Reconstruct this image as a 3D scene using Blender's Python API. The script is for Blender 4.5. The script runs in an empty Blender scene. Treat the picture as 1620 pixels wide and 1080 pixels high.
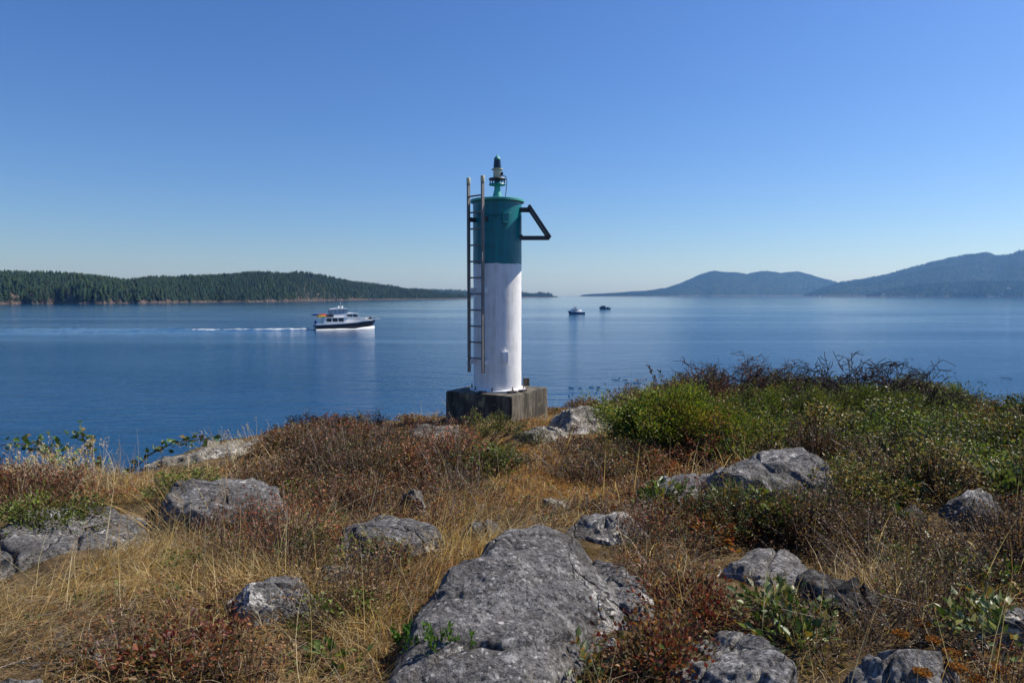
import bpy, math, random
import numpy as np
from mathutils import Vector, Matrix

C = bpy.context.scene
COL = C.collection
R = math.radians
rng = np.random.default_rng(7)
random.seed(7)

# ------------------------------------------------------------------ camera, sky, sun, exposure
F = 1080.0            # focal length in photo pixels (24 mm on a 36 mm sensor, 1620 px wide)
HOR = 467.0           # photo row of the horizon
CAMZ = 10.0           # camera height above the sea
PITCH = math.atan((540 - HOR) / F)
cam_data = bpy.data.cameras.new('camera')
cam = bpy.data.objects.new('camera', cam_data)
COL.objects.link(cam)
cam_data.sensor_width = 36
cam_data.lens = 24
cam_data.clip_start = 0.05
cam_data.clip_end = 60000
cam.location = (0, 0, CAMZ)
cam.rotation_euler = (math.pi / 2 - PITCH, 0, 0)
C.camera = cam

SUN_AZ = 71.0         # degrees clockwise from the view direction (+Y), towards +X
SUN_EL = 47.0
world = bpy.data.worlds.new('World')
C.world = world
world.use_nodes = True
nt = world.node_tree
bg = nt.nodes['Background']
sky = nt.nodes.new('ShaderNodeTexSky')
sky.sky_type = 'NISHITA'
sky.sun_disc = False
sky.sun_elevation = R(SUN_EL)
sky.sun_rotation = R(SUN_AZ)
sky.altitude = 0
sky.air_density = 1.0
sky.dust_density = 0.6
sky.ozone_density = 4.0
hs = nt.nodes.new('ShaderNodeHueSaturation')
hs.inputs['Saturation'].default_value = 1.15
hs.inputs['Hue'].default_value = 0.503
cool = nt.nodes.new('ShaderNodeMix')      # the photograph's cool white balance
cool.data_type = 'RGBA'
cool.blend_type = 'MULTIPLY'
cool.inputs[0].default_value = 1.0
cool.inputs[7].default_value = (0.67, 0.80, 1.05, 1)
nt.links.new(sky.outputs[0], hs.inputs['Color'])
nt.links.new(hs.outputs[0], cool.inputs[6])
nt.links.new(cool.outputs[2], bg.inputs[0])
bg.inputs[1].default_value = 0.091
sd = bpy.data.lights.new('sun', 'SUN')
sd.energy = 4.9
sd.angle = R(0.53)
sd.color = (1.0, 0.93, 0.82)
sun = bpy.data.objects.new('sun', sd)
COL.objects.link(sun)
SUNV = Vector((math.sin(R(SUN_AZ)) * math.cos(R(SUN_EL)), math.cos(R(SUN_AZ)) * math.cos(R(SUN_EL)), math.sin(R(SUN_EL))))
sun.rotation_euler = SUNV.to_track_quat('Z', 'Y').to_euler()
sun.location = SUNV * 50
C.view_settings.view_transform = 'Standard'
C.view_settings.look = 'None'
C.view_settings.exposure = 0.42
C.view_settings.gamma = 1.0
C.cycles.use_denoising = True
C.cycles.denoiser = 'OPENIMAGEDENOISE'
C.cycles.denoising_input_passes = 'RGB_ALBEDO_NORMAL'
C.cycles.denoising_prefilter = 'ACCURATE'
C.cycles.max_bounces = 6
C.cycles.transparent_max_bounces = 6
C.cycles.volume_bounces = 0
C.cycles.caustics_reflective = False
C.cycles.caustics_refractive = False

# ------------------------------------------------------------------ noise
def _h(ix, iy, iz, seed):
    n = (ix.astype(np.int64) * 374761393 + iy.astype(np.int64) * 668265263 + iz.astype(np.int64) * 1274126177 + seed * 974711) & 0xFFFFFFFF
    n = ((n ^ (n >> 13)) * 1274126177) & 0xFFFFFFFF
    n = ((n ^ (n >> 16)) * 2246822519) & 0xFFFFFFFF
    n = n ^ (n >> 15)
    return (n & 0xFFFFFF) / float(0xFFFFFF)

def vnoise(p, seed=0):
    p = np.asarray(p, float)
    i = np.floor(p).astype(np.int64)
    f = p - i
    f = f * f * f * (f * (f * 6 - 15) + 10)
    r = 0
    for dx in (0, 1):
        wx = f[..., 0] if dx else 1 - f[..., 0]
        for dy in (0, 1):
            wy = f[..., 1] if dy else 1 - f[..., 1]
            for dz in (0, 1):
                wz = f[..., 2] if dz else 1 - f[..., 2]
                r = r + wx * wy * wz * _h(i[..., 0] + dx, i[..., 1] + dy, i[..., 2] + dz, seed)
    return r * 2 - 1

def fbm(p, octv=4, seed=0, gain=0.5):
    p = np.asarray(p, float)
    a, s, r = 1.0, 1.0, 0
    for k in range(octv):
        r = r + a * vnoise(p * s + 17.3 * k, seed + k)
        a *= gain
        s *= 2.03
    return r

def p2(x, y, z=0.0):
    return np.stack([x, y, np.zeros_like(x) + z], -1)

# ------------------------------------------------------------------ object helpers
def tag(o, label=None, cat=None, group=None, kind=None):
    if label: o['label'] = label
    if cat: o['category'] = cat
    if group: o['group'] = group
    if kind: o['kind'] = kind
    return o

def thing(name, label, cat, loc=(0, 0, 0), rz=0.0, group=None):
    o = bpy.data.objects.new(name, None)
    o.empty_display_size = 0.2
    COL.objects.link(o)
    o.location = loc
    o.rotation_euler = (0, 0, rz)
    return tag(o, label, cat, group)

def npmesh(name, V, Fs, mat, col=None, parent=None, smooth=False, loc=None):
    """V (N,3); Fs: array (M,k) or list of such arrays; col (N,3) per-vertex colour."""
    if not isinstance(Fs, list): Fs = [Fs]
    Fs = [np.asarray(f, np.int32) for f in Fs if len(f)]
    me = bpy.data.meshes.new(name)
    V = np.ascontiguousarray(V, np.float32)
    me.vertices.add(len(V))
    me.vertices.foreach_set('co', V.ravel())
    li = np.concatenate([f.ravel() for f in Fs])
    lt = np.concatenate([np.full(len(f), f.shape[1], np.int32) for f in Fs])
    ls = np.concatenate([[0], np.cumsum(lt)[:-1]]).astype(np.int32)
    me.loops.add(len(li))
    me.loops.foreach_set('vertex_index', li)
    me.polygons.add(len(lt))
    me.polygons.foreach_set('loop_start', ls)
    if smooth:
        me.polygons.foreach_set('use_smooth', np.ones(len(lt), bool))
    if col is not None:
        a = me.color_attributes.new('tint', 'FLOAT_COLOR', 'POINT')
        cc = np.ones((len(V), 4), np.float32)
        cc[:, :3] = col
        a.data.foreach_set('color', cc.ravel())
    me.update(calc_edges=True)
    me.validate()
    for m in (mat if isinstance(mat, (list, tuple)) else [mat]):
        me.materials.append(m)
    o = bpy.data.objects.new(name, me)
    COL.objects.link(o)
    if parent: o.parent = parent
    if loc is not None: o.location = loc
    return o

class MB:
    """collects shapes into one mesh"""
    def __init__(s):
        s.v, s.q, s.t, s.poly = [], [], [], []
    def add(s, V, faces):
        b = len(s.v)
        s.v += [tuple(map(float, v)) for v in V]
        s.poly += [tuple(b + i for i in f) for f in faces]
        return s
    def box(s, c, d, rot=None):
        x, y, z = d[0] / 2, d[1] / 2, d[2] / 2
        vs = [Vector((a * x, b * y, e * z)) for a, b, e in ((-1, -1, -1), (1, -1, -1), (1, 1, -1), (-1, 1, -1), (-1, -1, 1), (1, -1, 1), (1, 1, 1), (-1, 1, 1))]
        if rot is not None: vs = [rot @ v for v in vs]
        vs = [v + Vector(c) for v in vs]
        return s.add(vs, [(0, 3, 2, 1), (4, 5, 6, 7), (0, 1, 5, 4), (1, 2, 6, 5), (2, 3, 7, 6), (3, 0, 4, 7)])
    def bar(s, a, b, w, h=None, up=(0, 0, 1)):
        a, b = Vector(a), Vector(b)
        h = h or w
        z = (b - a).normalized()
        x = Vector(up).cross(z)
        if x.length < 1e-4: x = Vector((1, 0, 0)).cross(z)
        x.normalize()
        y = z.cross(x)
        m = Matrix((x, y, z)).transposed()
        return s.box((a + b) / 2, (w, h, (b - a).length), m)
    def tube(s, a, b, r0, r1=None, n=10, caps=True):
        a, b = Vector(a), Vector(b)
        r1 = r0 if r1 is None else r1
        z = (b - a).normalized()
        x = z.orthogonal().normalized()
        y = z.cross(x)
        V = [a + (x * math.cos(t) + y * math.sin(t)) * r0 for t in [2 * math.pi * i / n for i in range(n)]]
        V += [b + (x * math.cos(t) + y * math.sin(t)) * r1 for t in [2 * math.pi * i / n for i in range(n)]]
        fs = [(i, (i + 1) % n, n + (i + 1) % n, n + i) for i in range(n)]
        if caps: fs += [tuple(reversed(range(n))), tuple(range(n, 2 * n))]
        return s.add(V, fs)
    def lathe(s, prof, n=32, c=(0, 0, 0), caps=True):
        V = []
        for r, z in prof:
            V += [(c[0] + r * math.cos(2 * math.pi * i / n), c[1] + r * math.sin(2 * math.pi * i / n), c[2] + z) for i in range(n)]
        fs = []
        for k in range(len(prof) - 1):
            fs += [(k * n + i, k * n + (i + 1) % n, (k + 1) * n + (i + 1) % n, (k + 1) * n + i) for i in range(n)]
        if caps: fs += [tuple(reversed(range(n))), tuple(range((len(prof) - 1) * n, len(prof) * n))]
        return s.add(V, fs)
    def loft(s, secs, caps=True):
        n = len(secs[0])
        V = [p for sec in secs for p in sec]
        fs = []
        for k in range(len(secs) - 1):
            fs += [(k * n + i, k * n + (i + 1) % n, (k + 1) * n + (i + 1) % n, (k + 1) * n + i) for i in range(n)]
        if caps: fs += [tuple(reversed(range(n))), tuple(range((len(secs) - 1) * n, len(secs) * n))]
        return s.add(V, fs)
    def prism(s, pts, y0, y1):
        """pts (x,z) outline extruded along y"""
        n = len(pts)
        V = [(x, y0, z) for x, z in pts] + [(x, y1, z) for x, z in pts]
        fs = [(i, (i + 1) % n, n + (i + 1) % n, n + i) for i in range(n)] + [tuple(reversed(range(n))), tuple(range(n, 2 * n))]
        return s.add(V, fs)
    def build(s, name, mat, parent=None, smooth=False, bevel=0.0, loc=None):
        me = bpy.data.meshes.new(name)
        me.from_pydata(s.v, [], s.poly)
        me.update()
        import bmesh
        bm = bmesh.new()
        bm.from_mesh(me)
        bmesh.ops.recalc_face_normals(bm, faces=bm.faces)
        if bevel > 0:
            bmesh.ops.remove_doubles(bm, verts=bm.verts, dist=1e-5)
            es = [e for e in bm.edges if e.is_manifold and e.calc_face_angle(0) > 0.5]
            bmesh.ops.bevel(bm, geom=es, offset=bevel, segments=2, affect='EDGES', clamp_overlap=True)
        bm.to_mesh(me)
        bm.free()
        if smooth:
            for p in me.polygons: p.use_smooth = True
            try: me.set_sharp_from_angle(angle=R(40))
            except Exception: pass
        me.materials.append(mat)
        o = bpy.data.objects.new(name, me)
        COL.objects.link(o)
        if parent: o.parent = parent
        if loc is not None: o.location = loc
        return o

# ------------------------------------------------------------------ materials
class NM:
    def __init__(s, name):
        s.m = bpy.data.materials.new(name)
        s.m.use_nodes = True
        s.t = s.m.node_tree
        s.b = s.t.nodes['Principled BSDF']
        s.out = s.t.nodes['Material Output']
    def n(s, typ, **kw):
        d = s.t.nodes.new(typ)
        for k, v in kw.items(): setattr(d, k, v)
        return d
    def l(s, a, b): s.t.links.new(a, b)
    def pos(s):
        g = s.n('ShaderNodeNewGeometry')
        return g.outputs['Position']
    def objco(s):
        return s.n('ShaderNodeTexCoord').outputs['Object']
    def mapping(s, src, scale=(1, 1, 1), loc=(0, 0, 0)):
        m = s.n('ShaderNodeMapping')
        m.inputs['Scale'].default_value = scale
        m.inputs['Location'].default_value = loc
        s.l(src, m.inputs['Vector'])
        return m.outputs[0]
    def noise(s, src, scale, detail=4, rough=0.55, dist=0.0):
        d = s.n('ShaderNodeTexNoise')
        d.inputs['Scale'].default_value = scale
        d.inputs['Detail'].default_value = detail
        d.inputs['Roughness'].default_value = rough
        d.inputs['Distortion'].default_value = dist
        s.l(src, d.inputs['Vector'])
        return d.outputs['Fac']
    def voro(s, src, scale, feature='F1', out='Distance', rnd=1.0):
        d = s.n('ShaderNodeTexVoronoi', feature=feature)
        d.inputs['Scale'].default_value = scale
        d.inputs['Randomness'].default_value = rnd
        s.l(src, d.inputs['Vector'])
        return d.outputs[out]
    def ramp(s, src, stops, interp='LINEAR'):
        d = s.n('ShaderNodeValToRGB')
        d.color_ramp.interpolation = interp
        e = d.color_ramp.elements
        while len(e) < len(stops): e.new(0.5)
        for i, (p, c) in enumerate(stops):
            e[i].position = p
            e[i].color = (c, c, c, 1) if isinstance(c, (int, float)) else (*c, 1)
        s.l(src, d.inputs[0])
        return d.outputs[0]
    def mix(s, fac, a, b, mode='MIX'):
        d = s.n('ShaderNodeMix', data_type='RGBA', blend_type=mode)
        for sock, v in ((d.inputs[0], fac), (d.inputs[6], a), (d.inputs[7], b)):
            if isinstance(v, (int, float)): sock.default_value = v
            elif isinstance(v, tuple): sock.default_value = (*v, 1)
            else: s.l(v, sock)
        return d.outputs[2]
    def math(s, op, a, b=0.5, clamp=False):
        d = s.n('ShaderNodeMath', operation=op)
        d.use_clamp = clamp
        for sock, v in ((d.inputs[0], a), (d.inputs[1], b)):
            if isinstance(v, (int, float)): sock.default_value = v
            else: s.l(v, sock)
        return d.outputs[0]
    def base(s, v):
        if isinstance(v, tuple): s.b.inputs['Base Color'].default_value = (*v, 1)
        else: s.l(v, s.b.inputs['Base Color'])
    def rough(s, v):
        if isinstance(v, (int, float)): s.b.inputs['Roughness'].default_value = v
        else: s.l(v, s.b.inputs['Roughness'])
    def bump(s, h, strength=0.5, dist=0.02, prev=None):
        d = s.n('ShaderNodeBump')
        d.inputs['Strength'].default_value = strength
        d.inputs['Distance'].default_value = dist
        s.l(h, d.inputs['Height'])
        if prev is not None: s.l(prev, d.inputs['Normal'])
        s.l(d.outputs[0], s.b.inputs['Normal'])
        return d.outputs[0]

def paint(name, color, rough=0.45, dirt=0.25, metal=0.0, dirtcol=(0.12, 0.09, 0.06), scale=6.0, dents=0.0, runs=0.0):
    m = NM(name)
    p = m.objco()
    n1 = m.noise(p, scale, 6, 0.65)
    n2 = m.noise(m.mapping(p, (8, 8, 0.7)), scale * 0.6, 4, 0.6)
    f = m.ramp(m.math('MULTIPLY', n1, n2), [(0.22, 0.0), (0.38, dirt)])
    pc = m.mix(f, color, dirtcol)
    if runs > 0:
        rn = m.noise(m.mapping(p, (9, 9, 0.45)), 1.6, 5, 0.7, 0.2)
        pc = m.mix(m.math('MULTIPLY', m.ramp(rn, [(0.60, 0.0), (0.70, 1.0)]), m.math('MULTIPLY', n1, runs)), pc, (0.20, 0.10, 0.045))
        ch = m.noise(p, 17.0, 6, 0.75)
        pc = m.mix(m.ramp(ch, [(0.69, 0.0), (0.71, runs)]), pc, (0.16, 0.12, 0.09))
    m.base(pc)
    m.rough(m.math('ADD', m.math('MULTIPLY', n1, 0.3), rough - 0.15))
    m.b.inputs['Metallic'].default_value = metal
    m.bump(m.noise(p, scale * 5, 4), 0.15 + dents, 0.004)
    return m.m

def flat(name, color, rough=0.5, metal=0.0, alpha=None):
    m = NM(name)
    p = m.objco()
    m.base(m.mix(m.noise(p, 3.0, 3), tuple(c * 0.85 for c in color), tuple(min(1, c * 1.12) for c in color)))
    m.rough(rough)
    m.b.inputs['Metallic'].default_value = metal
    return m.m

def tint_mat(name, rough=0.6, trans=0.3, spec=0.3, noise_amt=0.35):
    """plant material: colour comes from each plant's own tint, slightly varied, with light passing through"""
    m = NM(name)
    a = m.n('ShaderNodeAttribute', attribute_name='tint')
    n = m.noise(m.pos(), 25.0, 3)
    c = m.mix(1.0, a.outputs['Color'], m.ramp(n, [(0.3, 1 - noise_amt), (0.7, 1 + noise_amt * 0.6)]), 'MULTIPLY')
    m.base(c)
    m.rough(rough)
    m.b.inputs['Specular IOR Level'].default_value = spec
    if trans > 0:
        t = m.n('ShaderNodeBsdfTranslucent')
        m.l(m.mix(1.0, c, (1.25, 1.2, 0.7), 'MULTIPLY'), t.inputs['Color'])
        mx = m.n('ShaderNodeMixShader')
        mx.inputs[0].default_value = trans
        m.l(m.b.outputs[0], mx.inputs[1])
        m.l(t.outputs[0], mx.inputs[2])
        m.l(mx.outputs[0], m.out.inputs['Surface'])
    return m.m

def rock_mat(name, base=(0.215, 0.21, 0.21), light=(0.33, 0.325, 0.32), dark=(0.085, 0.08, 0.078), white=0.5, moss=0.3):
    m = NM(name)
    p = m.pos()
    n1 = m.noise(p, 1.6, 8, 0.62, 0.4)
    n2 = m.noise(p, 9.0, 7, 0.7, 0.6)
    n3 = m.noise(p, 45.0, 5, 0.7)
    c = m.mix(m.ramp(n1, [(0.35, 0.0), (0.62, 1.0)]), dark, base)
    c = m.mix(m.ramp(n2, [(0.36, 0.0), (0.6, 1.0)]), m.mix(0.55, c, dark), c)
    # crustose lichen: rounded pale discs with broken rims
    warp = m.n('ShaderNodeVectorMath', operation='ADD')
    nz = m.n('ShaderNodeTexNoise')
    nz.inputs['Scale'].default_value = 7.0
    nz.inputs['Detail'].default_value = 5
    m.l(p, nz.inputs['Vector'])
    sc = m.n('ShaderNodeVectorMath', operation='SCALE')
    sc.inputs['Scale'].default_value = 0.10
    m.l(nz.outputs['Color'], sc.inputs[0])
    m.l(p, warp.inputs[0]); m.l(sc.outputs[0], warp.inputs[1])
    wp = warp.outputs[0]
    v1 = m.voro(wp, 10.0)
    l1 = m.math('MULTIPLY', m.ramp(v1, [(0.30, 1.0), (0.36, 0.0)]), m.ramp(n1, [(0.42, 0.0), (0.52, 1.0)]))
    c = m.mix(m.math('MULTIPLY', l1, 0.6), c, light)
    v2 = m.voro(wp, 26.0)
    l2 = m.math('MULTIPLY', m.ramp(v2, [(0.24, 1.0), (0.31, 0.0)]), m.ramp(m.noise(p, 2.7, 3), [(0.42, 0.0), (0.55, 1.0)]))
    c = m.mix(m.math('MULTIPLY', l2, 0.7), c, tuple(x * 1.15 for x in light))
    if white > 0:
        w = m.math('MULTIPLY', m.ramp(m.noise(wp, 2.1, 6, 0.7, 0.5), [(0.66 - 0.1 * white, 0.0), (0.69 - 0.1 * white, 1.0)]), m.ramp(n3, [(0.3, 0.4), (0.55, 1.0)]))
        c = m.mix(w, c, (0.52, 0.50, 0.47))
    if moss > 0:
        mo = m.ramp(m.noise(p, 3.1, 7, 0.7), [(0.60, 0.0), (0.68, moss)])
        c = m.mix(mo, c, (0.06, 0.05, 0.015))
    c = m.mix(1.0, c, m.ramp(n3, [(0.36, 0.22), (0.5, 0.95), (0.64, 1.5)]), 'MULTIPLY')
    pit = m.ramp(m.noise(p, 16.0, 6, 0.75), [(0.56, 0.0), (0.66, 0.8)])
    c = m.mix(pit, c, m.mix(0.5, dark, (0.03, 0.028, 0.022)))
    # cracks
    cr = m.voro(m.mapping(wp, (1, 0.75, 1.3)), 0.75, 'DISTANCE_TO_EDGE')
    crk = m.ramp(cr, [(0.0, 1.0), (0.008, 0.0)])
    c = m.mix(m.math('MULTIPLY', crk, m.ramp(n1, [(0.5, 0.0), (0.6, 0.9)])), c, (0.02, 0.018, 0.015))
    m.base(c)
    m.rough(0.92)
    m.b.inputs['Specular IOR Level'].default_value = 0.2
    h = m.math('ADD', m.math('MULTIPLY', n2, 0.6), m.math('MULTIPLY', n3, 0.25))
    h = m.math('SUBTRACT', h, m.math('MULTIPLY', crk, 0.35))
    h = m.math('ADD', h, m.math('MULTIPLY', m.noise(p, 130.0, 3, 0.6), 0.12))
    m.bump(h, 1.0, 0.075)
    return m.m

M = {}
M['rock'] = rock_mat('lichen_rock')
M['rock_white'] = rock_mat('pale_lichen_rock', white=1.25, moss=0.15)
M['rock_dark'] = rock_mat('dark_rock', base=(0.08, 0.075, 0.07), light=(0.19, 0.185, 0.175), dark=(0.02, 0.019, 0.018), white=0.15, moss=0.8)
M['rock_pale'] = rock_mat('weathered_pale_rock', base=(0.33, 0.31, 0.27), light=(0.42, 0.40, 0.37), dark=(0.15, 0.135, 0.115), white=0.6, moss=0.4)
M['leaf'] = tint_mat('leaf', 0.5, 0.35, 0.35)
M['gloss_leaf'] = tint_mat('glossy_leaf', 0.45, 0.25, 0.4)
M['grass'] = tint_mat('dry_stalk', 0.7, 0.4, 0.2)
M['bark'] = tint_mat('bark', 0.85, 0.0, 0.15)

# ------------------------------------------------------------------ the islet's shape
EDGE = np.array([(-14, 4.5), (-8.5, 6.2), (-5.55, 7.3), (-4.35, 7.6), (-4.3, 9.2), (-4.5, 11.1), (-4.1, 12.5), (-2.0, 13.6), (-0.3, 14.2), (1.4, 14.9), (2.7, 15.4), (5.8, 16.2), (11, 15.4), (18, 14.5), (25, 8), (22, -8), (2, -13), (-13, -8)], float)

def sdist(x, y, poly):
    """signed distance, positive inside"""
    x, y = np.asarray(x, float), np.asarray(y, float)
    best = np.full(x.shape, 1e9)
    inside = np.zeros(x.shape, bool)
    n = len(poly)
    for i in range(n):
        ax, ay = poly[i]
        bx, by = poly[(i + 1) % n]
        ex, ey = bx - ax, by - ay
        t = np.clip(((x - ax) * ex + (y - ay) * ey) / (ex * ex + ey * ey), 0, 1)
        d = np.hypot(x - ax - t * ex, y - ay - t * ey)
        best = np.minimum(best, d)
        c = ((ay > y) != (by > y)) & (x < ex * (y - ay) / (ey if ey else 1e-9) + ax)
        inside ^= c
    return np.where(inside, best, -best)

def ground(x, y, fine=True):
    x, y = np.asarray(x, float), np.asarray(y, float)
    h = np.interp(y, [-12, 0, 2.7, 4, 6, 8, 10, 13, 16, 24], [2.6, 1.58, 1.62, 1.67, 1.8, 1.98, 2.17, 2.46, 2.42, 2.6])
    h = h + 0.10 * fbm(p2(x * 0.42, y * 0.42), 3, 3)
    if fine:
        h = h + 0.035 * fbm(p2(x * 2.1, y * 2.1), 4, 11)
    s = sdist(x, y, EDGE) + 0.25 * fbm(p2(x * 0.8, y * 0.8), 3, 5)
    drop = np.where(s < 0.5, (0.5 - s) ** 1.25 * 0.35 + np.maximum(0, -s - 0.4) * 0.55, 0)
    z = CAMZ - h - drop
    return np.maximum(z, -0.7)

CP, SP = math.cos(PITCH), math.sin(PITCH)
def pray(px, py):
    u, v = (px - 810) / F, (540 - py) / F
    return np.array([u, CP + v * SP, -SP + v * CP])

def G(px, py):
    """the point of the ground under a pixel of the photograph"""
    d = pray(px, py)
    t = np.linspace(1.2, 40, 1600)
    P = d[None] * t[:, None]
    zz = ground(P[:, 0], P[:, 1]) - CAMZ
    k = np.argmax(P[:, 2] <= zz)
    if P[k, 2] > zz[k]: k = len(t) - 1
    return np.array([P[k, 0], P[k, 1], zz[k] + CAMZ])

def at(px, dist):
    """ground point straight below a picture column at a distance"""
    x = (px - 810) / F * dist
    return np.array([x, dist, float(ground(np.array([x]), np.array([dist]))[0])])

def ztop(py, dist):
    return CAMZ - (py - HOR) / F * dist

def proj(P):
    x, y, z = P[:, 0], P[:, 1], P[:, 2] - CAMZ
    zc = y * CP - z * SP
    yc = y * SP + z * CP
    return 810 + F * x / zc, 540 - F * yc / zc

# ground mesh
gx = np.concatenate([np.linspace(-20, -9, 40)[:-1], np.linspace(-9, 14, 380)[:-1], np.linspace(14, 28, 60)])
gy = np.concatenate([np.linspace(-16, 1, 40)[:-1], np.linspace(1, 10, 190)[:-1], np.linspace(10, 18, 130)[:-1], np.linspace(18, 26, 40)])
XX, YY = np.meshgrid(gx, gy)
ZZ = ground(XX, YY)
nxg, nyg = len(gx), len(gy)
idx = np.arange(nxg * nyg).reshape(nyg, nxg)
QF = np.stack([idx[:-1, :-1], idx[:-1, 1:], idx[1:, 1:], idx[1:, :-1]], -1).reshape(-1, 4)

gm = NM('stony_soil')
p = gm.pos()
n1 = gm.noise(p, 1.1, 7, 0.65, 0.3)
n2 = gm.noise(p, 7.0, 6, 0.7)
n3 = gm.noise(p, 60.0, 4, 0.7)
soil = gm.mix(gm.ramp(n2, [(0.35, 0.0), (0.65, 1.0)]), (0.075, 0.052, 0.030), (0.27, 0.19, 0.10))
mossy = gm.mix(gm.ramp(gm.noise(p, 2.3, 6, 0.7), [(0.52, 0.0), (0.62, 0.9)]), soil, (0.09, 0.055, 0.012))
rocky = gm.mix(gm.ramp(n2, [(0.35, 0.0), (0.6, 1.0)]), (0.09, 0.085, 0.08), (0.26, 0.25, 0.235))
sl = gm.n('ShaderNodeSeparateXYZ'); gm.l(gm.n('ShaderNodeNewGeometry').outputs['Normal'], sl.inputs[0])
steep = gm.ramp(sl.outputs[2], [(0.80, 1.0), (0.93, 0.0)])
fac = gm.math('MAXIMUM', steep, gm.ramp(n1, [(0.64, 0.0), (0.70, 1.0)]))
cc = gm.mix(fac, mossy, rocky)
gm.base(gm.mix(1.0, cc, gm.ramp(n3, [(0.3, 0.6), (0.7, 1.3)]), 'MULTIPLY'))
gm.rough(0.95)
gm.b.inputs['Specular IOR Level'].default_value = 0.1
gm.bump(gm.math('ADD', n2, gm.math('MULTIPLY', n3, 0.6)), 1.0, 0.09)
o = npmesh('ground', np.stack([XX, YY, ZZ], -1).reshape(-1, 3), QF, gm.m, smooth=True)
tag(o, kind='structure')

# ------------------------------------------------------------------ sea
wm = NM('sea_water')
p = wm.pos()
wm.base((0.001, 0.046, 0.128))
wm.b.inputs['IOR'].default_value = 1.333
wm.b.inputs['Specular IOR Level'].default_value = 0.5
slick = wm.noise(wm.mapping(p, (0.0035, 0.016, 0)), 1.0, 4, 0.55, 0.6)
calm = wm.ramp(slick, [(0.38, 0.25), (0.62, 1.0)])
wm.rough(0.08)
w1 = wm.noise(wm.mapping(p, (0.40, 0.95, 0)), 1.0, 5, 0.62, 0.4)
w2 = wm.noise(wm.mapping(p, (0.15, 0.36, 0)), 1.0, 3, 0.5, 0.4)
w3 = wm.noise(wm.mapping(p, (1.5, 3.2, 0)), 1.0, 4, 0.6, 0.3)
hh = wm.math('ADD', wm.math('MULTIPLY', w1, 0.36), wm.math('ADD', wm.math('MULTIPLY', w2, 0.5), wm.math('MULTIPLY', w3, 0.13)))
sy = wm.n('ShaderNodeSeparateXYZ'); wm.l(p, sy.inputs[0])
lee = wm.n('ShaderNodeMapRange')          # breeze ruffles the water near the islet, the far reach lies calmer
lee.inputs['From Min'].default_value = 50; lee.inputs['From Max'].default_value = 650
lee.inputs['To Min'].default_value = 2.1; lee.inputs['To Max'].default_value = 0.6
wm.l(sy.outputs[1], lee.inputs['Value'])
hh = wm.math('MULTIPLY', wm.math('MULTIPLY', hh, calm), lee.outputs[0])
wm.bump(hh, 1.0, 0.44)
M['water'] = wm.m
S = 13000.0
ring = [-S, -4000, -1200, -400, -120, -30, 30, 120, 400, 1200, 4000, S]
WX, WY = np.meshgrid(np.array(ring), np.array(ring))
k = len(ring)
wi = np.arange(k * k).reshape(k, k)
o = npmesh('sea', np.stack([WX, WY, WX * 0], -1).reshape(-1, 3), np.stack([wi[:-1, :-1], wi[:-1, 1:], wi[1:, 1:], wi[1:, :-1]], -1).reshape(-1, 4), M['water'])
tag(o, kind='structure')

# ------------------------------------------------------------------ distant land
def hill(name, prof, shore_d, depth, mat, treeh=0.0, ncols=300, nrows=46, rough=0.12, seed=0, bluff=None, crest=0.42):
    """prof: [(px, py)] skyline; shore_d: [(px, distance of the waterline)]; depth of the land behind it"""
    px = np.linspace(prof[0][0], prof[-1][0], ncols)
    py = np.interp(px, [a for a, b in prof], [b for a, b in prof])
    ds = np.interp(px, [a for a, b in shore_d], [b for a, b in shore_d])
    az = (px - 810) / F
    t = np.linspace(0, 1, nrows)
    D = ds[None] + depth * t[:, None] * (1 + 0 * ds[None])
    ds_j = 0.03 * depth * fbm(p2(px * 0.03, px * 0), 4, seed + 9)
    D = D + ds_j[None] * (1 - t[:, None])
    X = az[None] * D
    Y = D
    dc = ds + depth * crest
    zc = np.maximum(CAMZ + (HOR - py) / F * dc - treeh, 0.5)
    up = np.clip(t / crest, 0, 1)
    shape = np.where(t < crest, np.sin(up * math.pi / 2) ** 0.9, np.cos((t - crest) / (1 - crest) * math.pi / 2) ** 0.8)
    Z = zc[None] * shape[:, None]
    sc = 5.0 / depth
    nz = fbm(p2(X * sc, Y * sc), 5, seed)
    Z = Z * (1 + rough * nz * (1 - np.exp(-((t[:, None] - crest) / 0.12) ** 2)))
    if bluff is not None:
        bl = np.interp(px, [a for a, b in bluff], [b for a, b in bluff])[None] * np.clip(0.55 + 1.5 * fbm(p2(X * 0.018, Y * 0.03), 4, seed + 3), 0.05, 1.5)
        Z = np.maximum(Z, np.minimum(bl * np.clip(t[:, None] * depth / 12.0, 0, 1), Z + bl))
    Z[0] = -1.0
    i = np.arange(ncols * nrows).reshape(nrows, ncols)
    o = npmesh(name, np.stack([X, Y, Z], -1).reshape(-1, 3), np.stack([i[:-1, :-1], i[:-1, 1:], i[1:, 1:], i[1:, :-1]], -1).reshape(-1, 4), mat, smooth=True)
    tag(o, kind='structure')
    return X, Y, Z, px, t

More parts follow.
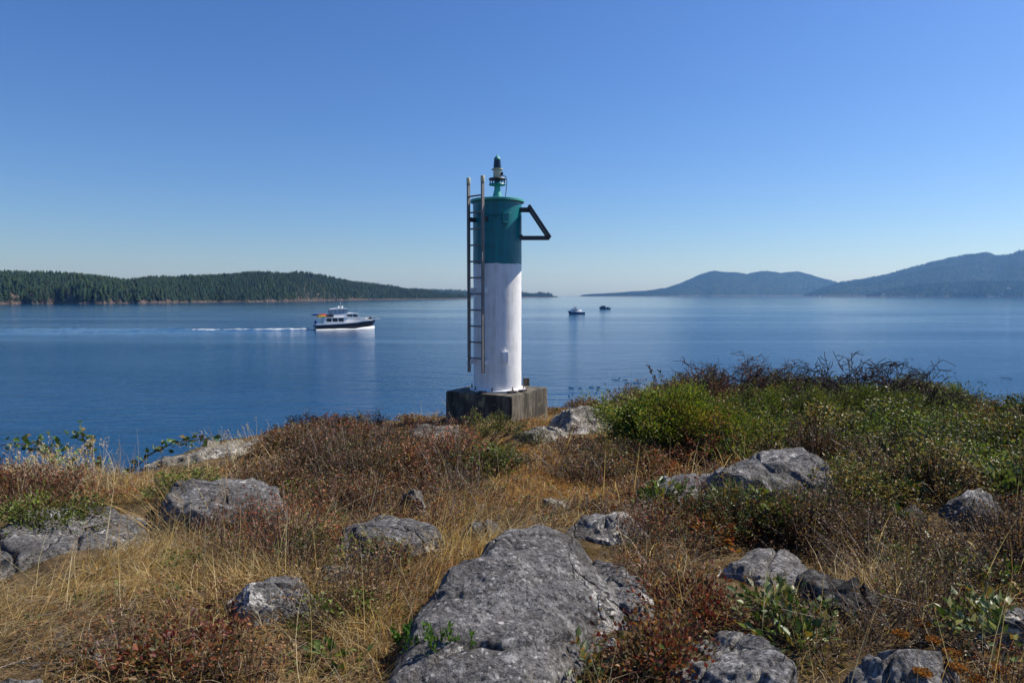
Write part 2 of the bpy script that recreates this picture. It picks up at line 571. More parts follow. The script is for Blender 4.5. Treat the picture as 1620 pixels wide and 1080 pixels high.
def land_mat(name, low, high, forest, z0, z1, scale):
    m = NM(name)
    p = m.pos()
    n = m.noise(p, scale, 6, 0.7)
    s = m.n('ShaderNodeSeparateXYZ'); m.l(p, s.inputs[0])
    zz = m.math('ADD', s.outputs[2], m.math('MULTIPLY', m.math('SUBTRACT', n, 0.5), (z1 - z0) * 2.0))
    f = m.ramp(m.math('DIVIDE', m.math('SUBTRACT', zz, z0), z1 - z0), [(0.0, 0.0), (1.0, 1.0)])
    gn = m.n('ShaderNodeSeparateXYZ'); m.l(m.n('ShaderNodeNewGeometry').outputs['True Normal'], gn.inputs[0])
    f = m.math('MULTIPLY', f, m.ramp(gn.outputs[2], [(0.62, 0.0), (0.80, 1.0)]))
    rockc = m.mix(m.ramp(m.noise(m.mapping(p, (1, 1, 0.35)), scale * 2.2, 6, 0.75), [(0.38, 0.0), (0.62, 1.0)]), low, high)
    fc = m.mix(m.ramp(m.noise(p, scale * 1.6, 5, 0.7), [(0.3, 0.0), (0.7, 1.0)]), tuple(c * 0.6 for c in forest), tuple(c * 1.5 for c in forest))
    m.base(m.mix(f, rockc, fc))
    m.rough(0.95)
    m.b.inputs['Specular IOR Level'].default_value = 0.05
    m.bump(m.noise(p, scale * 2.0, 5, 0.75), 1.0, 1.2 / scale * 0.4)
    return m.m

def conifers(P, H, seed, sides=6, tiers=3, col=(0.022, 0.040, 0.020)):
    """many conifers in one mesh: stacked ragged skirts of branches on each trunk line"""
    r_ = np.random.default_rng(seed)
    n = len(P)
    Vs, Fs, Cs = [], [], []
    off = 0
    tint = np.array(col)[None] * r_.uniform(0.55, 1.5, (n, 1)) * np.array([1, 1, 1])[None]
    tint = tint * np.stack([r_.uniform(0.8, 1.3, n), np.ones(n), r_.uniform(0.8, 1.2, n)], -1)
    rad = H * r_.uniform(0.17, 0.36, n)
    lean = r_.normal(0, 0.02, (n, 2))
    for k in range(tiers):
        z0 = H * (0.10 + 0.78 * k / tiers)
        z1 = H * (0.10 + 0.78 * (k + 1) / tiers + 0.16)
        z1 = np.minimum(z1, H) if k < tiers - 1 else H
        rr = rad * (1 - 0.78 * k / tiers)
        a = np.linspace(0, 2 * math.pi, sides, endpoint=False)[None] + r_.uniform(0, 6.28, (n, 1))
        rj = rr[:, None] * r_.uniform(0.6, 1.25, (n, sides))
        zb = z0[:, None] + H[:, None] * r_.uniform(-0.05, 0.05, (n, sides))
        V = np.zeros((n, sides + 1, 3))
        V[:, :sides, 0] = P[:, 0:1] + np.cos(a) * rj + lean[:, :1] * zb
        V[:, :sides, 1] = P[:, 1:2] + np.sin(a) * rj + lean[:, 1:] * zb
        V[:, :sides, 2] = P[:, 2:3] + zb
        V[:, sides, 0] = P[:, 0] + lean[:, 0] * z1
        V[:, sides, 1] = P[:, 1] + lean[:, 1] * z1
        V[:, sides, 2] = P[:, 2] + z1
        b = off + np.arange(n)[:, None] * (sides + 1)
        i = np.arange(sides)[None]
        f = np.stack([b + i, b + (i + 1) % sides, b + sides + 0 * i], -1).reshape(-1, 3)
        Vs.append(V.reshape(-1, 3)); Fs.append(f); off += n * (sides + 1)
        Cs.append(np.repeat(tint, sides + 1, 0))
    return np.concatenate(Vs), np.concatenate(Fs), np.concatenate(Cs)

M['conifer'] = tint_mat('conifer', 0.9, 0.0, 0.05, 0.3)

def plant_forest(name, land, N, h0, h1, seed, zmin, tmax=0.6, sides=6, tiers=3, col=(0.022, 0.040, 0.020)):
    X, Y, Z, px, t = land
    r_ = np.random.default_rng(seed)
    rows = np.searchsorted(t, tmax)
    fi = r_.uniform(0, rows - 1.01, N); fj = r_.uniform(0, X.shape[1] - 1.01, N)
    i, j = fi.astype(int), fj.astype(int)
    a, b = fi - i, fj - j
    def bl(A): return (A[i, j] * (1 - a) * (1 - b) + A[i + 1, j] * a * (1 - b) + A[i, j + 1] * (1 - a) * b + A[i + 1, j + 1] * a * b)
    P = np.stack([bl(X), bl(Y), bl(Z)], -1)
    nz = fbm(p2(P[:, 0] * 0.02, P[:, 1] * 0.02), 3, seed)
    keep = P[:, 2] > zmin * (1 + 0.8 * nz)
    P = P[keep]
    H = (h0 + (h1 - h0) * r_.uniform(0, 1, len(P)) ** 1.6) * (1 + 0.4 * nz[keep])
    P[:, 2] -= 0.4
    V, Fq, Cc = conifers(P, H, seed, sides, tiers, col)
    o = npmesh(name, V, Fq, M['conifer'], Cc)
    return o

lm = land_mat('island_land', (0.024, 0.02, 0.018), (0.17, 0.135, 0.108), (0.03, 0.04, 0.018), 1.0, 3.0, 0.09)
land1 = hill('island_hill', [(-420, 424), (-150, 427), (0, 430), (60, 432), (140, 437), (200, 443), (260, 440), (330, 436), (400, 432), (470, 431), (500, 434), (530, 441), (560, 446), (620, 453), (650, 457), (690, 462), (745, 468.5)],
             [(-420, 700), (0, 780), (200, 840), (300, 950), (450, 1080), (600, 1500), (745, 1950)], 420, lm, 6.0, 420, 60, 0.10, 1,
             bluff=[(-420, 14), (0, 14), (40, 15), (75, 9), (130, 13), (190, 6), (250, 9), (300, 5), (330, 1.5), (420, 1.2), (480, 4), (520, 3), (600, 2), (745, 1)])
o = plant_forest('forest', land1, 42000, 3, 10, 21, 1.8)
tag(o, 'dense dark conifer forest covering the low island on the left', 'forest', kind='stuff')

lm2 = land_mat('far_shore_land', (0.08, 0.06, 0.05), (0.2, 0.16, 0.13), (0.03, 0.045, 0.025), 3, 9, 0.03)
land2 = hill('far_point_hill', [(560, 462), (620, 459), (660, 457), (700, 458), (740, 461), (780, 462), (825, 463.5), (870, 465), (889, 468.5)],
             [(560, 3000), (889, 3300)], 700, lm2, 12.0, 240, 30, 0.1, 31)
o = plant_forest('forest', land2, 5000, 11, 20, 22, 2.0, 0.7, 5, 2)
tag(o, 'hazy wooded point behind the white tower', 'forest', kind='stuff')

lm3 = land_mat('mountain_land', (0.07, 0.06, 0.05), (0.16, 0.14, 0.12), (0.032, 0.048, 0.026), 4, 16, 0.012)
land3 = hill('mountain_ridge', [(894, 467.5), (930, 465), (980, 462), (1020, 459.5), (1050, 456), (1075, 448), (1100, 436), (1115, 430.5), (1130, 428.5), (1150, 431), (1178, 434.5), (1195, 431.5), (1210, 430), (1232, 433), (1258, 430), (1275, 433), (1300, 441), (1330, 448), (1370, 456), (1420, 462), (1500, 466)],
             [(894, 5200), (1100, 5600), (1500, 6400)], 2200, lm3, 15.0, 460, 60, 0.16, 41, crest=0.5)
o = plant_forest('forest', land3, 22000, 8, 16, 23, 3.0, 0.6, 5, 2, (0.02, 0.036, 0.02))
tag(o, 'blue hazy forest over the farther rounded ridge', 'forest', kind='stuff')
land4 = hill('mountain_slope', [(1264, 468.5), (1275, 463), (1290, 457), (1330, 444), (1365, 440), (1400, 433), (1440, 422), (1480, 411), (1520, 402.5), (1555, 399), (1572, 404.5), (1600, 400), (1640, 394), (1720, 384), (1900, 380), (2200, 395)],
             [(1264, 4600), (1620, 3900), (2200, 3400)], 1900, lm3, 15.0, 460, 60, 0.16, 51, crest=0.55)
o = plant_forest('forest', land4, 22000, 8, 16, 24, 3.0, 0.65, 5, 2, (0.02, 0.036, 0.02))
tag(o, 'forest over the nearer tall mountain on the right', 'forest', kind='stuff')
land5 = hill('shore_hill', [(1360, 468), (1380, 461), (1420, 453), (1470, 447), (1530, 444), (1620, 443), (1750, 446), (2100, 452)],
             [(1360, 4000), (1620, 3500), (2100, 3000)], 420, lm3, 16.0, 260, 30, 0.1, 61)
o = plant_forest('forest', land5, 8000, 9, 17, 25, 3.0, 0.7, 5, 2, (0.018, 0.034, 0.02))
tag(o, 'darker low shoreline forest below the right mountain', 'forest', kind='stuff')

# ------------------------------------------------------------------ rocks
ROCKS = []   # footprints, for keeping plants off them

def rock(name, label, outline, H, mat='rock', tilt=(0, 0), boxy=0.45, boxz=0.6, rough=0.05, seed=0, undercut=0.0, na=190, nr=80, sink=0.25, cuts=11, world_pts=None, lump=0.1, keep=0.06):
    pts = np.array([G(*q)[:2] for q in outline]) if world_pts is None else np.array(world_pts, float)
    c = pts.mean(0)
    ang = np.arctan2(pts[:, 1] - c[1], pts[:, 0] - c[0])
    rad = np.hypot(pts[:, 0] - c[0], pts[:, 1] - c[1])
    o_ = np.argsort(ang); ang, rad = ang[o_], rad[o_]
    aa = np.concatenate([ang - 2 * math.pi, ang, ang + 2 * math.pi]); rr = np.tile(rad, 3)
    th = np.linspace(-math.pi, math.pi, na, endpoint=False)
    xo, yo = np.interp(th, aa, rr * np.cos(aa)), np.interp(th, aa, rr * np.sin(aa))   # straight sides between corners
    for _ in range(2):
        xo = (np.roll(xo, 1) + 2 * xo + np.roll(xo, -1)) / 4; yo = (np.roll(yo, 1) + 2 * yo + np.roll(yo, -1)) / 4
    phi = np.linspace(0, math.pi / 2, nr) ** 1.0
    rho = np.cos(phi) ** boxy
    rho[-1] = 0
    zz = np.sin(phi) ** boxz
    X = xo[None] * rho[:, None]; Y = yo[None] * rho[:, None]
    gz = float(ground(np.array([c[0]]), np.array([c[1]]), False)[0])
    gl = ground(c[0] + xo, c[1] + yo, False) - gz
    Zb = gl[None] * rho[:, None] - sink
    Z = Zb + zz[:, None] * (H + sink + tilt[0] * X + tilt[1] * Y)
    P = np.stack([X, Y, Z], -1)
    r_ = np.random.default_rng(seed)
    size = rad.mean()
    for k in range(cuts):       # broken facets
        a = r_.uniform(0, 6.28); el = r_.uniform(0.15, 1.1)
        nrm = np.array([math.cos(a) * math.cos(el), math.sin(a) * math.cos(el), math.sin(el)])
        d = P @ nrm
        lim = np.quantile(d, r_.uniform(0.80, 0.96))
        ex = np.maximum(d - lim, 0)
        P = P - (ex * 0.95)[..., None] * nrm
    if undercut > 0:
        low = np.exp(-((zz[:, None] - 0.35) / 0.3) ** 2) * np.clip(-yo / (np.abs(yo).max() + 1e-6), 0, 1)[None] ** 0.7 * (0.6 + 0.8 * vnoise(p2(xo / size * 1.3, yo * 0), seed))[None].clip(0.1, 1.3)
        P[..., 1] += undercut * low
    Q = P + np.array([c[0], c[1], 0]) + seed * 3.7
    n1 = fbm(Q * (1.1 / max(size, 0.25)), 3, seed)
    n2 = fbm(Q * 4.5, 5, seed + 5, 0.55)
    ridge = 1 - np.abs(fbm(Q * np.array([1.2, 2.2, 3.0]) * 1.3, 4, seed + 8))
    dirv = P - np.array([0, 0, -0.2 * size]); dirv /= np.linalg.norm(dirv, axis=-1, keepdims=True) + 1e-9
    w = 0.35 + 0.65 * rho[:, None]
    P = P + dirv * ((n1 * lump * size + n2 * rough * 0.6 + (ridge - 0.7) * rough * 0.8))[..., None] * np.array([0.8, 0.8, 1.0])
    bed = np.array([r_.normal(0, 0.35), r_.normal(0, 0.35), 1.0]); bed /= np.linalg.norm(bed)
    st = 0.06 + 0.05 * r_.uniform()
    q_ = (Q @ bed) / st + 0.8 * fbm(Q * 1.5, 3, seed + 13)
    fr_ = q_ - np.floor(q_)
    P = P - (bed * st * 0.42) * ((fr_ - np.clip((fr_ - 0.78) / 0.22, 0, 1))[..., None]) * (0.3 + 0.7 * rho[:, None, None])
    jn = np.array([math.cos(seed * 1.7), math.sin(seed * 1.7), 0.25])
    jq = np.abs(((Q @ jn) / (0.55 * max(size, 0.4)) + 0.35 * fbm(Q * 1.1, 3, seed + 17)) % 1.0 - 0.5)
    P[..., 2] -= 0.05 * np.exp(-(jq / 0.035) ** 2) * (0.4 + 0.6 * zz[:, None])
    P[-1] = P[-1].mean(0)
    i = np.arange(na * nr).reshape(nr, na)
    q = np.stack([i[:-1], np.roll(i, -1, 1)[:-1], np.roll(i, -1, 1)[1:], i[1:]], -1).reshape(-1, 4)
    ob = npmesh(name, P.reshape(-1, 3), q, M[mat], smooth=True, loc=(c[0], c[1], gz))
    tag(ob, label, 'rock')
    ROCKS.append((np.stack([c[0] + xo, c[1] + yo], -1)[::3], keep, c, P + np.array([c[0], c[1], gz])))
    return ob

rock('rock', 'large grey whaleback rock in the foreground running down to the bottom edge', [(800, 868), (755, 905), (690, 972), (632, 1035), (596, 1130), (680, 1260), (820, 1260), (885, 1130), (960, 1055), (1018, 1005), (985, 940), (940, 890), (915, 858), (860, 848)], 0.23, tilt=(-0.10, 0.02), boxy=0.5, boxz=0.6, rough=0.05, seed=3, na=340, nr=170, sink=0.3, lump=0.05, cuts=0)
rock('rock', 'pale lichen-crusted ledge joining the back of the large foreground rock', [(878, 858), (930, 880), (995, 872), (1028, 850), (1015, 826), (960, 820), (890, 834)], 0.17, 'rock_white', boxy=0.3, boxz=0.5, rough=0.05, seed=5, lump=0.06)
rock('rock', 'low bare rock shelf right of the large foreground rock', [(900, 872), (955, 884), (1018, 930), (1050, 1000), (1005, 1062), (930, 1040), (900, 950)], 0.09, boxy=0.3, boxz=0.5, rough=0.05, seed=6, lump=0.05, na=240, nr=110)
rock('rock', 'big flat-topped grey boulder beside the bright green bush', [(1070, 800), (1130, 818), (1200, 838), (1285, 845), (1325, 815), (1312, 772), (1250, 757), (1160, 765), (1100, 775)], 0.36, tilt=(0.16, 0.03), boxy=0.3, boxz=0.6, rough=0.05, seed=8, na=240, nr=110, lump=0.06, undercut=0.08)
rock('rock', 'low grey slab in front of the flat-topped boulder', [(995, 796), (1050, 818), (1130, 822), (1170, 800), (1150, 772), (1080, 770), (1030, 778)], 0.20, boxy=0.32, boxz=0.5, rough=0.05, seed=9, lump=0.05)
rock('rock', 'grey boulder with a black hollow front and one white lichen blotch', [(250, 835), (290, 866), (350, 872), (415, 850), (462, 822), (450, 795), (380, 788), (280, 798)], 0.25, boxy=0.2, boxz=0.42, rough=0.04, seed=12, undercut=0.34, lump=0.03, cuts=5)
rock('rock', 'flat grey rock with dark shade beneath it left of the large foreground rock', [(525, 886), (570, 902), (640, 893), (702, 872), (690, 850), (610, 845), (540, 855)], 0.14, boxy=0.2, boxz=0.4, rough=0.035, seed=14, undercut=0.26, lump=0.03, cuts=5)
rock('rock', 'small humped rock with white lichen among straw grass', [(338, 980), (390, 1000), (455, 990), (530, 975), (518, 948), (470, 932), (400, 934), (352, 946)], 0.15, 'rock_white', boxy=0.36, boxz=0.55, rough=0.05, seed=16, undercut=0.18, lump=0.1)
rock('rock', 'dark lichen-spotted rock at the bottom edge right of centre', [(1035, 1055), (1045, 1140), (1180, 1190), (1300, 1120), (1290, 1062), (1235, 1022), (1115, 1012)], 0.13, boxy=0.36, rough=0.05, seed=18, lump=0.07, na=220, nr=100)
rock('rock', 'grey rock patch behind dark stalks at the bottom right', [(1290, 1080), (1330, 1150), (1450, 1160), (1530, 1085), (1495, 1042), (1395, 1030)], 0.14, boxy=0.36, rough=0.05, seed=20, lump=0.07)
rock('rock', 'flat grey rock lying below the orange-leaved plant', [(1090, 932), (1150, 968), (1250, 964), (1310, 920), (1265, 878), (1180, 872), (1110, 892)], 0.10, boxy=0.42, rough=0.05, seed=22, lump=0.06)
rock('rock', 'dark weathered rock ledge lying slantwise among brown scrub', [(1228, 940), (1270, 978), (1340, 998), (1405, 1000), (1405, 965), (1330, 942), (1260, 925)], 0.11, 'rock_dark', boxy=0.33, rough=0.08, seed=24, undercut=0.14, lump=0.07)
rock('rock', 'grey boulder with pale lichen spots on the right slope', [(1470, 830), (1510, 850), (1575, 848), (1612, 822), (1598, 800), (1530, 795), (1480, 806)], 0.20, 'rock_white', boxy=0.34, boxz=0.6, rough=0.05, seed=26, undercut=0.12, lump=0.08)
rock('rock', 'shaded brown-grey boulder left of the lichen-spotted one on the right slope', [(1388, 838), (1420, 858), (1475, 852), (1495, 828), (1480, 808), (1415, 810)], 0.16, 'rock_dark', boxy=0.36, boxz=0.6, rough=0.06, seed=27, undercut=0.15)
rock('rock', 'grey stone at the right edge above the yarrow heads', [(1525, 1010), (1570, 1050), (1660, 1055), (1700, 1005), (1650, 985), (1565, 985)], 0.10, boxy=0.45, rough=0.06, seed=28)
rock('rock', 'low mossy rock half buried on the right slope', [(1430, 890), (1500, 915), (1580, 900), (1565, 872), (1480, 868)], 0.10, 'rock_dark', boxy=0.5, rough=0.06, seed=29)
rock('rock', 'broad bare grey slab at the left edge', [(-160, 860), (-80, 960), (40, 930), (140, 900), (240, 865), (285, 825), (250, 790), (120, 800), (0, 815)], 0.08, boxy=0.42, rough=0.055, seed=30, na=260, nr=110, lump=0.05)
rock('rock', 'sloping layered slab along the left shore edge', [], 0.12, 'rock_pale', boxy=0.34, rough=0.08, seed=31, lump=0.05, world_pts=[(-5.2, 7.0), (-4.45, 7.75), (-4.35, 9.2), (-4.5, 11.0), (-4.15, 12.0), (-3.6, 11.4), (-3.45, 9.4), (-3.6, 7.9), (-4.2, 6.9)], na=260, nr=110)
rock('rock', 'cracked grey bedrock behind the green cushion plant at the left', [], 0.10, 'rock', boxy=0.4, rough=0.07, seed=32, lump=0.06, world_pts=[(-5.4, 6.9), (-4.6, 6.9), (-3.9, 6.6), (-3.6, 6.2), (-4.4, 6.0), (-5.3, 6.2)])
rock('rock', 'pale rounded rock just right of the concrete block', [(850, 700), (900, 702), (975, 690), (1010, 676), (960, 662), (875, 664)], 0.38, 'rock_pale', boxy=0.55, boxz=0.8, rough=0.06, seed=33)
rock('rock', 'pale bedrock hump at the foot of the concrete block', [(800, 702), (850, 712), (905, 700), (925, 688), (870, 680), (820, 684)], 0.17, 'rock_pale', boxy=0.5, rough=0.06, seed=34)
rock('rock', 'pale bedrock left of the concrete block', [(630, 702), (690, 718), (745, 708), (755, 688), (700, 678), (640, 682)], 0.19, 'rock_pale', boxy=0.5, rough=0.06, seed=35)
rock('rock', 'long pale rock rim on the skyline left of the tower', [(470, 686), (540, 690), (640, 684), (640, 672), (540, 671), (460, 676)], 0.18, 'rock_pale', boxy=0.5, rough=0.06, seed=36)
rock('rock', 'small upright pale stone among the central red scrub', [(634, 812), (655, 824), (682, 816), (678, 794), (645, 792)], 0.16, 'rock_pale', boxy=0.6, boxz=0.8, rough=0.06, seed=37)
rock('rock', 'flat pale stone between the humped rock and the shaded flat rock', [(470, 922), (520, 938), (590, 926), (580, 902), (500, 900)], 0.04, 'rock_pale', boxy=0.4, rough=0.04, seed=38)
rock('rock', 'grey stone tucked behind orange moss in the centre', [(712, 852), (750, 866), (800, 856), (792, 836), (735, 834)], 0.09, 'rock', boxy=0.5, rough=0.05, seed=39)
rock('rock', 'light stone poking out of tan grass near the large rock', [(840, 806), (870, 815), (905, 806), (892, 790), (855, 790)], 0.06, 'rock_pale', boxy=0.5, rough=0.04, seed=40)
rock('rock', 'dark rock in the bottom left corner', [(-60, 1080), (-20, 1130), (60, 1125), (80, 1080), (20, 1058)], 0.05, 'rock', boxy=0.5, rough=0.04, seed=41)
rock('rock', 'shore rock on the skyline at the right edge', [(1530, 650), (1600, 660), (1700, 655), (1700, 640), (1560, 636)], 0.28, 'rock_pale', boxy=0.55, rough=0.06, seed=42)

# ------------------------------------------------------------------ the light tower
TX, TY = (787 - 810) / F * 12.9, 12.9
TZ = ztop(616, 12.9)                 # top of the concrete block
tower = thing('navigation_light', 'white and teal cylindrical navigation light tower on a concrete block, ladder on its left side', 'light tower', (TX, TY, TZ))
H_T = ztop(319, 12.9) - TZ
H_W = ztop(418, 12.9) - TZ
RT = 0.452

cm = NM('stained_concrete')
p = cm.objco()
n1 = cm.noise(p, 3.0, 7, 0.7); n2 = cm.noise(cm.mapping(p, (6, 6, 0.8)), 1.2, 5, 0.65); n3 = cm.noise(p, 40, 4)
c = cm.mix(cm.ramp(n1, [(0.35, 0.0), (0.65, 1.0)]), (0.07, 0.06, 0.046), (0.20, 0.175, 0.135))
c = cm.mix(cm.ramp(n2, [(0.42, 0.0), (0.58, 0.9)]), c, (0.028, 0.023, 0.017))
c = cm.mix(cm.ramp(cm.noise(p, 5, 5), [(0.6, 0.0), (0.7, 0.6)]), c, (0.30, 0.27, 0.13))
cm.base(cm.mix(1.0, c, cm.ramp(n3, [(0.3, 0.75), (0.7, 1.2)]), 'MULTIPLY'))
cm.rough(0.9)
cm.bump(cm.math('ADD', n1, cm.math('MULTIPLY', n3, 0.5)), 0.6, 0.02)
M['concrete'] = cm.m
M['white_paint'] = paint('white_paint', (0.80, 0.80, 0.80), 0.5, 0.35, dirtcol=(0.35, 0.31, 0.26), scale=4.0, runs=0.32)
M['teal'] = paint('teal_paint', (0.0, 0.19, 0.215), 0.42, 0.5, dirtcol=(0.01, 0.075, 0.08), scale=3.0, runs=0.6)
M['teal_pale'] = paint('faded_teal_paint', (0.06, 0.36, 0.32), 0.5, 0.5, dirtcol=(0.03, 0.16, 0.15), scale=9.0)
M['rail'] = paint('weathered_rail', (0.20, 0.19, 0.18), 0.6, 0.5, dirtcol=(0.09, 0.06, 0.045), scale=8)
M['steel_dark'] = paint('dark_steel', (0.055, 0.052, 0.06), 0.5, 0.4, dirtcol=(0.10, 0.06, 0.035), scale=10)
M['rust'] = paint('rusty_steel', (0.13, 0.075, 0.045), 0.75, 0.6, dirtcol=(0.06, 0.025, 0.012), scale=12)
M['cream'] = flat('cream_plastic', (0.62, 0.56, 0.36), 0.5)
M['lamp_body'] = flat('lamp_body', (0.58, 0.55, 0.40), 0.4)
M['black'] = flat('black_rubber', (0.012, 0.012, 0.014), 0.45)

# block: square, turned so one corner faces a little right of the camera
bl = MB()
rb = 1.0
a0 = math.atan2(-0.965, 0.262)
cor = [(rb * math.cos(a0 + k * math.pi / 2), rb * math.sin(a0 + k * math.pi / 2)) for k in range(4)]
bl.loft([[(x * 1.012, y * 1.012, -1.25) for x, y in cor], [(x * 1.004, y * 1.004, -0.3) for x, y in cor], [(x, y, 0.0) for x, y in cor]])
bo = bl.build('concrete_base', M['concrete'], tower, bevel=0.018)
tag(bo, 'weathered dark-stained concrete block under the tower')

def cyl(prof, n=96):
    return MB().lathe(prof, n)
# slight weld seams and plate ripples in the shell
prof = [(RT, 0.0)]
for z in np.linspace(0.02, H_W, 34): prof.append((RT + 0.0012 * math.sin(z * 9) + 0.0009 * math.sin(z * 31), z))
cyl(prof).build('white_shell', M['white_paint'], tower, True)
prof = [(RT + 0.003, H_W)] + [(RT + 0.003 + 0.001 * math.sin(z * 11), z) for z in np.linspace(H_W + 0.01, H_T - 0.05, 16)]
tsh = cyl(prof).build('teal_shell', M['teal'], tower, True)
for v in tsh.data.vertices:      # hand-painted join between the colours
    if v.co.z < H_W + 0.005:
        a = math.atan2(v.co.y, v.co.x)
        v.co.z -= 0.006 + 0.005 * math.sin(a * 5 + 1) + 0.004 * math.sin(a * 13) + 0.003 * math.sin(a * 29)
tp = cyl([(0.30, H_T - 0.052), (RT + 0.045, H_T - 0.05), (RT + 0.052, H_T - 0.044), (RT + 0.052, H_T - 0.006), (RT + 0.046, H_T), (0.4, H_T + 0.012), (0.02, H_T + 0.03)]).build('top_plate', M['teal_pale'], tower, True)
cyl([(RT - 0.02, 0.003), (RT + 0.075, 0.003), (RT + 0.075, 0.030), (RT + 0.012, 0.032), (RT + 0.004, 0.05), (RT - 0.02, 0.05)]).build('base_flange', M['white_paint'], tower, True)
for k in range(8):
    a = R(-100 + 45 * k)
    x, y = (RT + 0.047) * math.cos(a), (RT + 0.047) * math.sin(a)
    mb = MB().tube((x, y, 0.028), (x, y, 0.052), 0.021, n=6).tube((x, y, 0.052), (x, y, 0.10), 0.009, n=8)
    mb.build('anchor_bolt', M['rust'], tower)
for a, l in ((R(-118), 0.11), (R(-62), 0.15), (R(-35), 0.15)):
    m = Matrix.Rotation(a, 3, 'Z')
    MB().box((math.cos(a) * (RT + 0.13), math.sin(a) * (RT + 0.13), 0.02), (0.10, l, 0.034), m).build('bolt_clamp', M['steel_dark'], tower, bevel=0.004)
# gusset plates standing behind at the right, seen past the tower
MB().box((RT + 0.10, 0.28, 0.10), (0.12, 0.03, 0.15)).build('rear_gusset', M['concrete'], tower)

def on_shell(a_deg, z, d=0.0):
    """a_deg: 0 faces the camera, positive to the right"""
    a = R(a_deg)
    return Vector(((RT + d) * math.sin(a), -(RT + d) * math.cos(a), z))
def face_rot(a_deg):
    return Matrix.Rotation(R(a_deg), 3, 'Z')
# white data plate low on the white shell
zp = ztop(565, 12.45) - TZ
pl = MB().box(on_shell(18, zp, 0.022), (0.125, 0.05, 0.215), face_rot(18)).build('wall_box', M['white_paint'], tower, bevel=0.006)
MB().box(on_shell(18, zp, 0.048), (0.10, 0.006, 0.185), face_rot(18)).build('box_lid', M['white_paint'], pl, bevel=0.002)
MB().tube(on_shell(18, zp + 0.107, 0.02), on_shell(18, zp + 0.16, 0.004), 0.008).build('conduit', M['white_paint'], pl)
# faded teal junction box
zj = ztop(346, 12.45) - TZ
jb = MB().box(on_shell(20, zj, 0.028), (0.115, 0.06, 0.20), face_rot(20)).build('junction_box', M['teal_pale'], tower, bevel=0.006)
MB().box(on_shell(20, zj + 0.01, 0.061), (0.085, 0.010, 0.13), face_rot(20)).build('box_cover', M['teal'], jb, bevel=0.003)
MB().tube(on_shell(33, zj + 0.11, 0.02), on_shell(24, zj + 0.05, 0.03), 0.012).build('cable_gland', M['teal_pale'], jb)
# cable run and small lug
MB().bar(on_shell(-15, zj + 0.06, 0.012), on_shell(4, zj + 0.06, 0.012), 0.05, 0.02).build('shell_strap', M['teal'], tower)

# lantern on a flared pedestal
ZL = H_T
def zz_(py): return ztop(py, 12.9) - TZ
lan = MB().lathe([(0.105, ZL + 0.02), (0.10, ZL + 0.05), (0.078, ZL + 0.11), (0.058, ZL + 0.20), (0.052, zz_(296))], 28).build('lantern', M['teal_pale'], tower, True)
MB().lathe([(0.05, zz_(296) - 0.006), (0.15, zz_(296)), (0.158, zz_(296) + 0.012), (0.15, zz_(296) + 0.026), (0.05, zz_(296) + 0.03)], 28).build('lower_ring', M['teal'], lan, True)
MB().lathe([(0.05, zz_(286) - 0.02), (0.155, zz_(286) - 0.02), (0.162, zz_(286) - 0.006), (0.155, zz_(286) + 0.008), (0.06, zz_(286) + 0.012)], 28).build('upper_ring', M['steel_dark'], lan, True)
for k in range(6):
    a = R(60 * k + 12)
    MB().tube((0.135 * math.cos(a), 0.135 * math.sin(a), zz_(296) + 0.02), (0.135 * math.cos(a), 0.135 * math.sin(a), zz_(286) - 0.015), 0.011, n=8).build('ring_post', M['steel_dark'], lan)
MB().lathe([(0.048, zz_(296) + 0.02), (0.048, zz_(286) - 0.01)], 20).build('lamp_neck', M['teal'], lan, True)
MB().lathe([(0.070, zz_(285)), (0.076, zz_(284)), (0.076, zz_(273)), (0.082, zz_(272.6))], 28).build('lamp_body', M['lamp_body'], lan, True)
MB().lathe([(0.085, zz_(272.6)), (0.107, zz_(272.2)), (0.107, zz_(271)), (0.085, zz_(270.6))], 28).build('lamp_flange', M['cream'], lan, True)
lm_ = NM('lens_glass')
lm_.base((0.006, 0.016, 0.02)); lm_.rough(0.12); lm_.b.inputs['Coat Weight'].default_value = 0.6
lens = []
for k in range(12):
    z = zz_(270.6) + (zz_(256.3) - zz_(270.6)) * k / 11
    lens.append((0.073 - 0.013 * k / 11 + (0.0035 if k % 2 else 0), z))
MB().lathe(lens, 28).build('lens', lm_.m, lan, True)
MB().lathe([(0.064, zz_(256.4)), (0.062, zz_(254.8)), (0.035, zz_(252)), (0.010, zz_(250)), (0.004, zz_(248.6))], 24).build('lantern_cap', M['teal_pale'], lan, True)
for dz in (277.5, 280.5):
    MB().lathe([(0.0, -0.016), (0.024, -0.014), (0.024, 0.014), (0.0, 0.016)], 12, (0.088, -0.03, zz_(dz))).build('lamp_latch', M['black'], lan)
w = MB()
path = [(0.09, -0.03, zz_(281)), (0.16, -0.05, zz_(283)), (0.18, -0.05, zz_(290)), (0.172, -0.05, zz_(300)), (0.155, -0.06, zz_(312)), (0.15, -0.06, ZL + 0.01)]
for a, b in zip(path[:-1], path[1:]): w.tube(a, b, 0.007, n=6)
w.build('lamp_cable', M['black'], lan)

